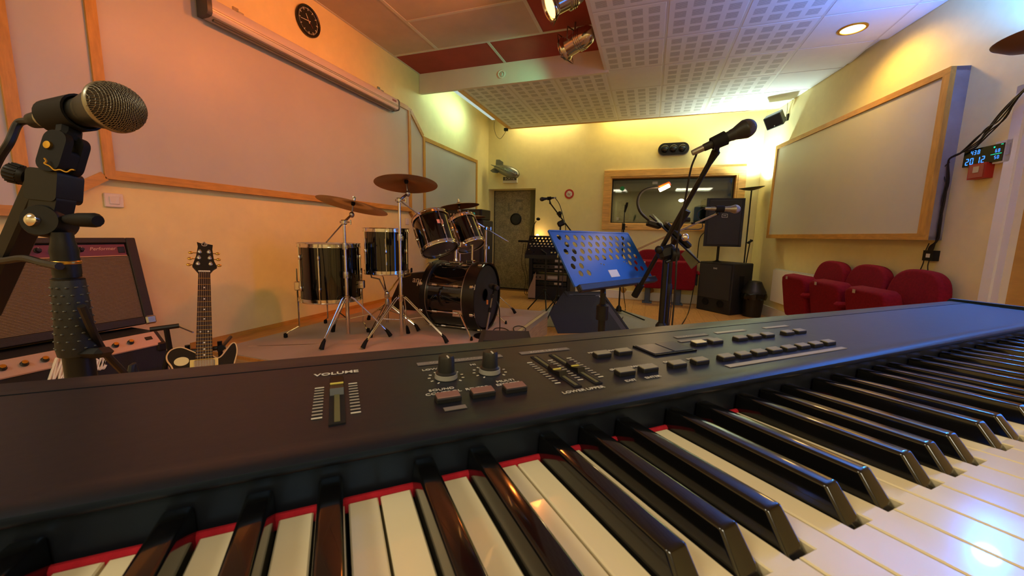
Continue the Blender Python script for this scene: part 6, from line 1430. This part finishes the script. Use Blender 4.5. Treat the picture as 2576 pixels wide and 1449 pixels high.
MB().lathe([(0, .004), (.085, .004), (.085, 0)], nc2, (0, -1, 0), 32).obj('disc', LETTER, ns); MB().lathe([(.055, .0045), (.086, .0045), (.086, .001)], nc2, (0, -1, 0), 32).obj('ring', RED, ns)
beam(MB(), nc2+V((-.045, -.006, .045)), nc2+V((.045, -.006, -.045)), .003, .014, up=Y1).obj('bar', RED, ns)
beam(MB(), nc2+V((-.032, -.0055, -.008)), nc2+V((.034, -.0055, .008)), .002, .011, up=Y1).obj('cigarette', BLACK, ns)
ex2 = thing('exit_sign', 'small white exit sign box over the metal door, lettered SORTIE', 'sign', (-2.57, YB, 2.07))
MB().box((-2.572, YB-.03, 2.128), (.285, .06, .12), bev=.005).obj('box', mat('sign_white', '#d8d2b8', .5), ex2); MB().box((-2.572, YB-.061, 2.145), (.27, .002, .065)).obj('panel', mat('sign_dark', '#4f4b3b', .5), ex2)
text('SORTIE', .062, LETTER, ex2, (-2.572, YB-.0625, 2.145), X1, Z1, .001)
# silver inflatable airship
n0, n1 = aty(1306, 441, 6.93), aty(1243, 419, 7.0)
zp = thing('toy_airship', 'silver inflatable airship hanging above the exit sign', 'balloon', (n0+n1)/2)
za_ = (n0-n1); Lz = za_.length; za_.normalize(); zb_ = (Z1-za_*Z1.z if False else (Z1-za_*za_.z)).normalized(); zn = za_.cross(zb_)
if zn.y > 0: zn = -zn
SILV = mat('silver_foil', '#8f9290', .32, .85, var=.08, scale=6)
pr2 = [(0, 0), (.02, .008), (.05, .05), (.078, .14), (.098, .27), (.102, .38), (.092, .47), (.068, .535), (.035, .565), (0, Lz)]
sc_ = Lz/.575
MB().lathe([(r*sc_*1.0, h*sc_ if i < 9 else Lz) for i, (r, h) in enumerate(pr2)], n1, za_, 32).obj('envelope', SILV, zp)
for k, d in enumerate((zb_, -zb_*.7+zn*.7, zn*.9+zb_*.1, -zn)):
    d = d.normalized(); o = n1+za_*.06; MB().prism([(0, .03), (.13, .04), (.10, .13), (.01, .15), (-.06, .13), (-.04, .05)], o-za_.cross(d)*.004, za_, d, .008).obj('fin', mat('fin_grey', '#70726f', .4, .6), zp)
tx = text('LED ZEPPELIN', .070, mat('airship_print', '#23241f', .5), zp, (0, 0, 0), X1, Y1, .0001, xs=1.0)
offz = root_loc(zp)
def zprof(h):
    pts_ = [(r*sc_, hh*sc_) for r, hh in pr2[:-1]]+[(0, Lz)]
    for (ra, ha), (rb, hb2) in zip(pts_, pts_[1:]):
        if ha <= h <= hb2: return ra+(rb-ra)*(h-ha)/max(1e-6, hb2-ha)
    return 0.0
xsv = [v.co.x+offz.x for v in tx.data.vertices]; x_lo, x_hi = min(xsv), max(xsv); hs = Lz*.62/(x_hi-x_lo)
for v in tx.data.vertices:
    a = (v.co.x+offz.x-x_lo)*hs+Lz*.33; b = (v.co.y+offz.y); r = zprof(a)+.0015; an = b/.1+.12
    v.co = n1+za_*a+(zn*math.cos(an)+zb_*math.sin(an))*r-offz
tag(MB().tube([zp.location+zb_*.1, V((zp.location.x, zp.location.y, 2.98))], .0008, 4).obj('thread', LETTER), 'thin thread holding the silver airship', 'thread')
hk = aty(1273, 326, 6.72); hkt = thing('cable_clamp', 'small black clamp at the corner of the hung ceiling with a cable loop', 'clamp', hk)
MB().box(hk, (.07, .05, .05), bev=.006).obj('clamp', BLACK, hkt); MB().tube(curve([hk-Z1*.02, aty(1268, 338, 6.72), aty(1258, 349, 6.72), aty(1248, 340, 6.72), aty(1243, 320, 6.72), aty(1244, 306, 6.72)], 6), .0035, 6).obj('loop', CABLE, hkt)
# cable on the wall right of the seats
tag(MB().tube(curve([V((.86, YB-.02, 1.22)), aty(1760, 600, YB-.03), aty(1754, 650, YB-.03), aty(1750, 690, 6.95), aty(1742, 740, 6.8), atz(1732, 785, .01), atz(1718, 812, .01), atz(1700, 835, .01)], 6), .007, 6).obj('cable', CABLE), 'dark cable hanging on the back wall and trailing over the floor', 'cable')
tag(MB().tube(curve([aty(1620, 712, 6.95), aty(1626, 722, 6.95), aty(1628, 735, 6.95), aty(1622, 740, 6.95)], 5), .006, 6).obj('cable', CABLE), 'short black cable end hanging under the left window seat', 'cable')
for k, xx in enumerate((1568, 1636)): 
    so2 = aty(xx, 731, YB-.002); tt = thing('floor_socket', 'round brass wall socket above the skirting, %s' % ('left one' if k == 0 else 'under the left window seat'), 'socket', so2); MB().lathe([(0, .02), (.04, .018), (.06, .004), (.06, 0)], so2, (0, -1, 0), 16).obj('cover', mat('brass_cover', '#a37c3a', .5), tt)
# bass amplifier behind the kit
c0_ = aty(1131, 600, 4.72); c1_ = aty(1214, 600, 4.72); top_ = aty(1170, 553, 4.72).z
bc2 = thing('bass_cabinet', 'tall dark bass speaker cabinet behind the drum kit', 'amplifier', ((c0_.x+c1_.x)/2-.12, 4.9, 0))
MB().box(((c0_.x+c1_.x)/2-.09, 4.9, top_/2), (c1_.x-c0_.x+.18, .36, top_), bev=.01).obj('cabinet', TOLEX, bc2); MB().box(((c0_.x+c1_.x)/2-.09, 4.717, top_/2), (c1_.x-c0_.x+.10, .008, top_-.08)).obj('grille', mat('bass_grille', '#3a3532', .8, bump=.3, scale=200), bc2)
h0, h1 = aty(1097, 540, 4.70), aty(1211, 540, 4.70); zt_ = aty(1150, 526, 4.7).z; zb2 = top_+.003
bh = thing('bass_amplifier_head', 'black bass amplifier head with green display on top of the bass cabinet', 'amplifier', ((h0.x+h1.x)/2, 4.85, zb2))
MB().box(((h0.x+h1.x)/2, 4.86, (zt_+zb2)/2), (h1.x-h0.x, .30, zt_-zb2), bev=.008).obj('case', BLACK, bh); MB().box(((h0.x+h1.x)/2+.02, 4.707, (zt_+zb2)/2), (h1.x-h0.x-.10, .006, (zt_-zb2)*.72)).obj('front_panel', mat('head_panel', '#1d2420', .35), bh)
MB().box((h1.x-.16, 4.702, (zt_+zb2)/2), (.13, .004, .045)).obj('display', mat('head_display', '#0e3428', .3, emit=(.05, .45, .3), estr=.5), bh)
for k in range(5): MB().lathe([(.014, 0), (.012, .014), (0, .015)], (h0.x+.14+.045*k, 4.703, (zt_+zb2)/2), (0, -1, 0), 10).obj('knob', STEEL, bh)
# dark amplifier lying behind the tom stand
w0 = atz(998, 792, RIS+.008); kA = thing('keyboard_amplifier', 'black wedge-shaped amplifier with white lettering behind the tall cymbal stand', 'amplifier', (w0.x, w0.y, RIS+.006))
yk = 3.55; q0_, q1_, q2_, q3_ = aty(985, 758, yk), aty(1090, 770, yk), aty(1082, 682, yk), aty(1012, 690, yk)
zf = RIS+.008
MB().prism([(q0_.x, zf), (q1_.x, zf), (q1_.x, q2_.z), (q3_.x, q3_.z), (q0_.x, q0_.z+.03)], (0, yk, 0), X1, Z1, .3, en=Y1).obj('cabinet', TOLEX, kA, smooth=False)
tpos = aty(1050, 704, yk-.003); text('anc', .095, LETTER, kA, tpos, X1, Z1, .003, shear=.25, name='logo')
# ================================================================== CEILING LAMPS
dl = atz(2145, 72, ZC); dlt = thing('ceiling_downlight', 'round recessed yellow downlight glowing in the white ceiling tiles', 'light', dl)
MB().lathe([(.088, 0), (.108, 0), (.106, -.006), (.088, -.008), (.084, .03), (.088, 0)], dl-Z1*.001, Z1, 36).obj('trim_ring', mat('downlight_brass', '#c98a1e', .3, .6), dlt)
MB().lathe([(0, -.0035), (.084, -.0035), (.088, -.001)], dl-Z1*.002, Z1, 32).obj('lamp', mat('downlight_glow', '#ffffff', .5, emit=(1, .66, .14), estr=7), dlt)
light('downlight', 'SPOT', dl-Z1*.02, E_DOWN, (1.0, .60, .13), dl-Z1*2+V((.42, -.05, 0)), spot_size=math.radians(150), spot_blend=.7, shadow_soft_size=.07)
def par(label, pos, tgt, gel, glow=None, col=None, energy=0, spot=70):
    pos = V(pos); d = (V(tgt)-pos).normalized(); t = thing('stage_spotlight', label, 'light', pos, 'chrome stage spotlights')
    a, b, n = basis(d); K = 1.28
    LA = lambda pr: [(r*K, h*K) for r, h in pr]
    MB().lathe(LA([(.0, -.20), (.035, -.195), (.062, -.165), (.074, -.12), (.078, -.06), (.070, -.05), (.070, .03), (.086, .05), (.088, .065), (.088, .075), (.080, .072), (.066, .03), (.066, -.05), (.05, -.12), (0, -.14)]), pos, d, 32).obj('can', mat('polished_aluminium', '#c9c6c4', .13, 1.0), t)
    for z in (-.10, -.085, -.07): MB().lathe(LA([(.0775, z), (.081, z), (.081, z+.006), (.0775, z+.006)]), pos, d, 28).obj('cooling_rib', CHROME, t)
    fr = MB(); s = .098*K
    for k in range(4):
        w = PI/4+PI/2*k; w2 = w+PI/2; fr.add([pos+n*(.062*K)+(a*math.cos(w)+b*math.sin(w))*s*1.3, pos+n*(.062*K)+(a*math.cos(w2)+b*math.sin(w2))*s*1.3, pos+n*(.062*K)+(a*math.cos((w+w2)/2)+b*math.sin((w+w2)/2))*.072*K], [(0, 1, 2)])
        fr.add([pos+n*(.064*K)+(a*math.cos(w)+b*math.sin(w))*s*1.3, pos+n*(.064*K)+(a*math.cos(w2)+b*math.sin(w2))*s*1.3, pos+n*(.064*K)+(a*math.cos((w+w2)/2)+b*math.sin((w+w2)/2))*.072*K], [(0, 2, 1)])
    fr.obj('gel_frame', mat('gel_frame', '#5a4630', .5, .4), t, smooth=False)
    MB().lathe(LA([(0, .060), (.066, .060), (.072, .058)]), pos, d, 28).obj('gel', gel, t)
    yk_ = MB(); hz = d.cross(Z1).normalized(); up_ = pos-d*.03
    yk_.tube([up_+hz*.100, up_+hz*.125, up_+hz*.125+Z1*.11, up_-hz*.125+Z1*.11, up_-hz*.125, up_-hz*.100], .007, 6); yk_.tube([up_+Z1*.10, V((up_.x, up_.y, ZR))], .009, 8); yk_.obj('yoke', STEEL, t)
    if energy: light('stage_light', 'SPOT', pos+d*.115, energy, col, tgt, spot_size=math.radians(spot), spot_blend=.9, shadow_soft_size=.06)
    return t
GELO = mat('orange_gel_lit', '#ff7a20', .4, emit=(1, .42, .10), estr=7)
par('chrome stage spotlight with glowing orange gel, at the top edge of the picture', (-.83, 3.36, 2.99), (-2.75, 2.35, 1.75), GELO, col=ORANGE, energy=E_PAR, spot=150)
par('chrome stage spotlight with glowing orange gel, above the picture nearer the camera', (-.98, 2.50, 2.97), (-3.0, 1.8, 1.8), GELO, col=ORANGE, energy=E_PAR*.75, spot=150)
par('chrome stage spotlight with green gel, farther from the camera', (-.86, 4.10, 2.985), (-1.75, 4.50, 2.80), mat('green_gel', '#3f8f5f', .3, emit=(.2, 1, .45), estr=.6), col=(.22, 1.0, .5), energy=22, spot=90)
# cove strip light by the left wall
cv = thing('strip_light', 'bluish white strip light fixture along the left edge of the hung ceiling', 'light', (-2.56, 5.5, 3.0))
MB().box((-2.556, 5.48, 2.985), (.062, 1.42, .05), bev=.006).obj('housing', mat('strip_housing', '#cfe0e6', .4, emit=(.62, .9, 1), estr=.55), cv); MB().tube([(-2.602, 4.82, 2.995), (-2.602, 6.14, 2.995)], .013, 10).obj('tube', mat('strip_tube', '#ffffff', .5, emit=(.72, 1, .86), estr=9), cv)
light('strip_light_glow', 'AREA', (-2.62, 5.45, 3.02), 9, GREENW, (-3.04, 5.35, 2.85), shape='RECTANGLE', size=1.25, size_y=.06)
# blue spotlight and brown uplighter on the right, mostly outside the picture
bp0 = V((1.98, 3.10, 2.58)); 
MB_BLUE = mat('blue_gel_lit', '#2060ff', .4, emit=(.03, .3, 1), estr=9)
bl = par('blue stage spotlight on the right wall, just outside the picture', bp0, (.25, .9, 1.0), MB_BLUE, col=BLUE, energy=E_BLUE, spot=75); 
br_c = atp(2618, 96, RW0-RWN*.24, RWN)
bu = thing('wall_uplighter', 'brown dish of a wall uplighter cut off by the top right corner', 'lamp', br_c)
MB().lathe([(0, -.06), (.05, -.057), (.12, -.03), (.178, .012), (.182, .02), (.174, .016), (.11, -.014), (0, -.042)], br_c, V((-.10, .05, 1)), 36).obj('dish', mat('lamp_brown', '#6a4a38', .45), bu)
wpt = br_c+RWN*.24; MB().tube([br_c-Z1*.05, wpt-Z1*.05], .014, 10).box(wpt-Z1*.05-RWN*.01, (.02, .08, .12), Matrix((RWN, RWD, Z1)).transposed(), .004).obj('bracket', BLACKM, bu)
MB().lathe([(0, 0), (.05, 0), (.05, .008), (0, .01)], br_c-Z1*.03, Z1, 16).obj('bulb', mat('blue_bulb', '#ffffff', .5, emit=(.1, .35, 1), estr=12), bu)
light('blue_uplight', 'SPOT', br_c+Z1*.02, 200, (.07, .27, 1.0), br_c+Z1*2+V((-.25, .1, 0)), spot_size=math.radians(150), spot_blend=.6, shadow_soft_size=.05)
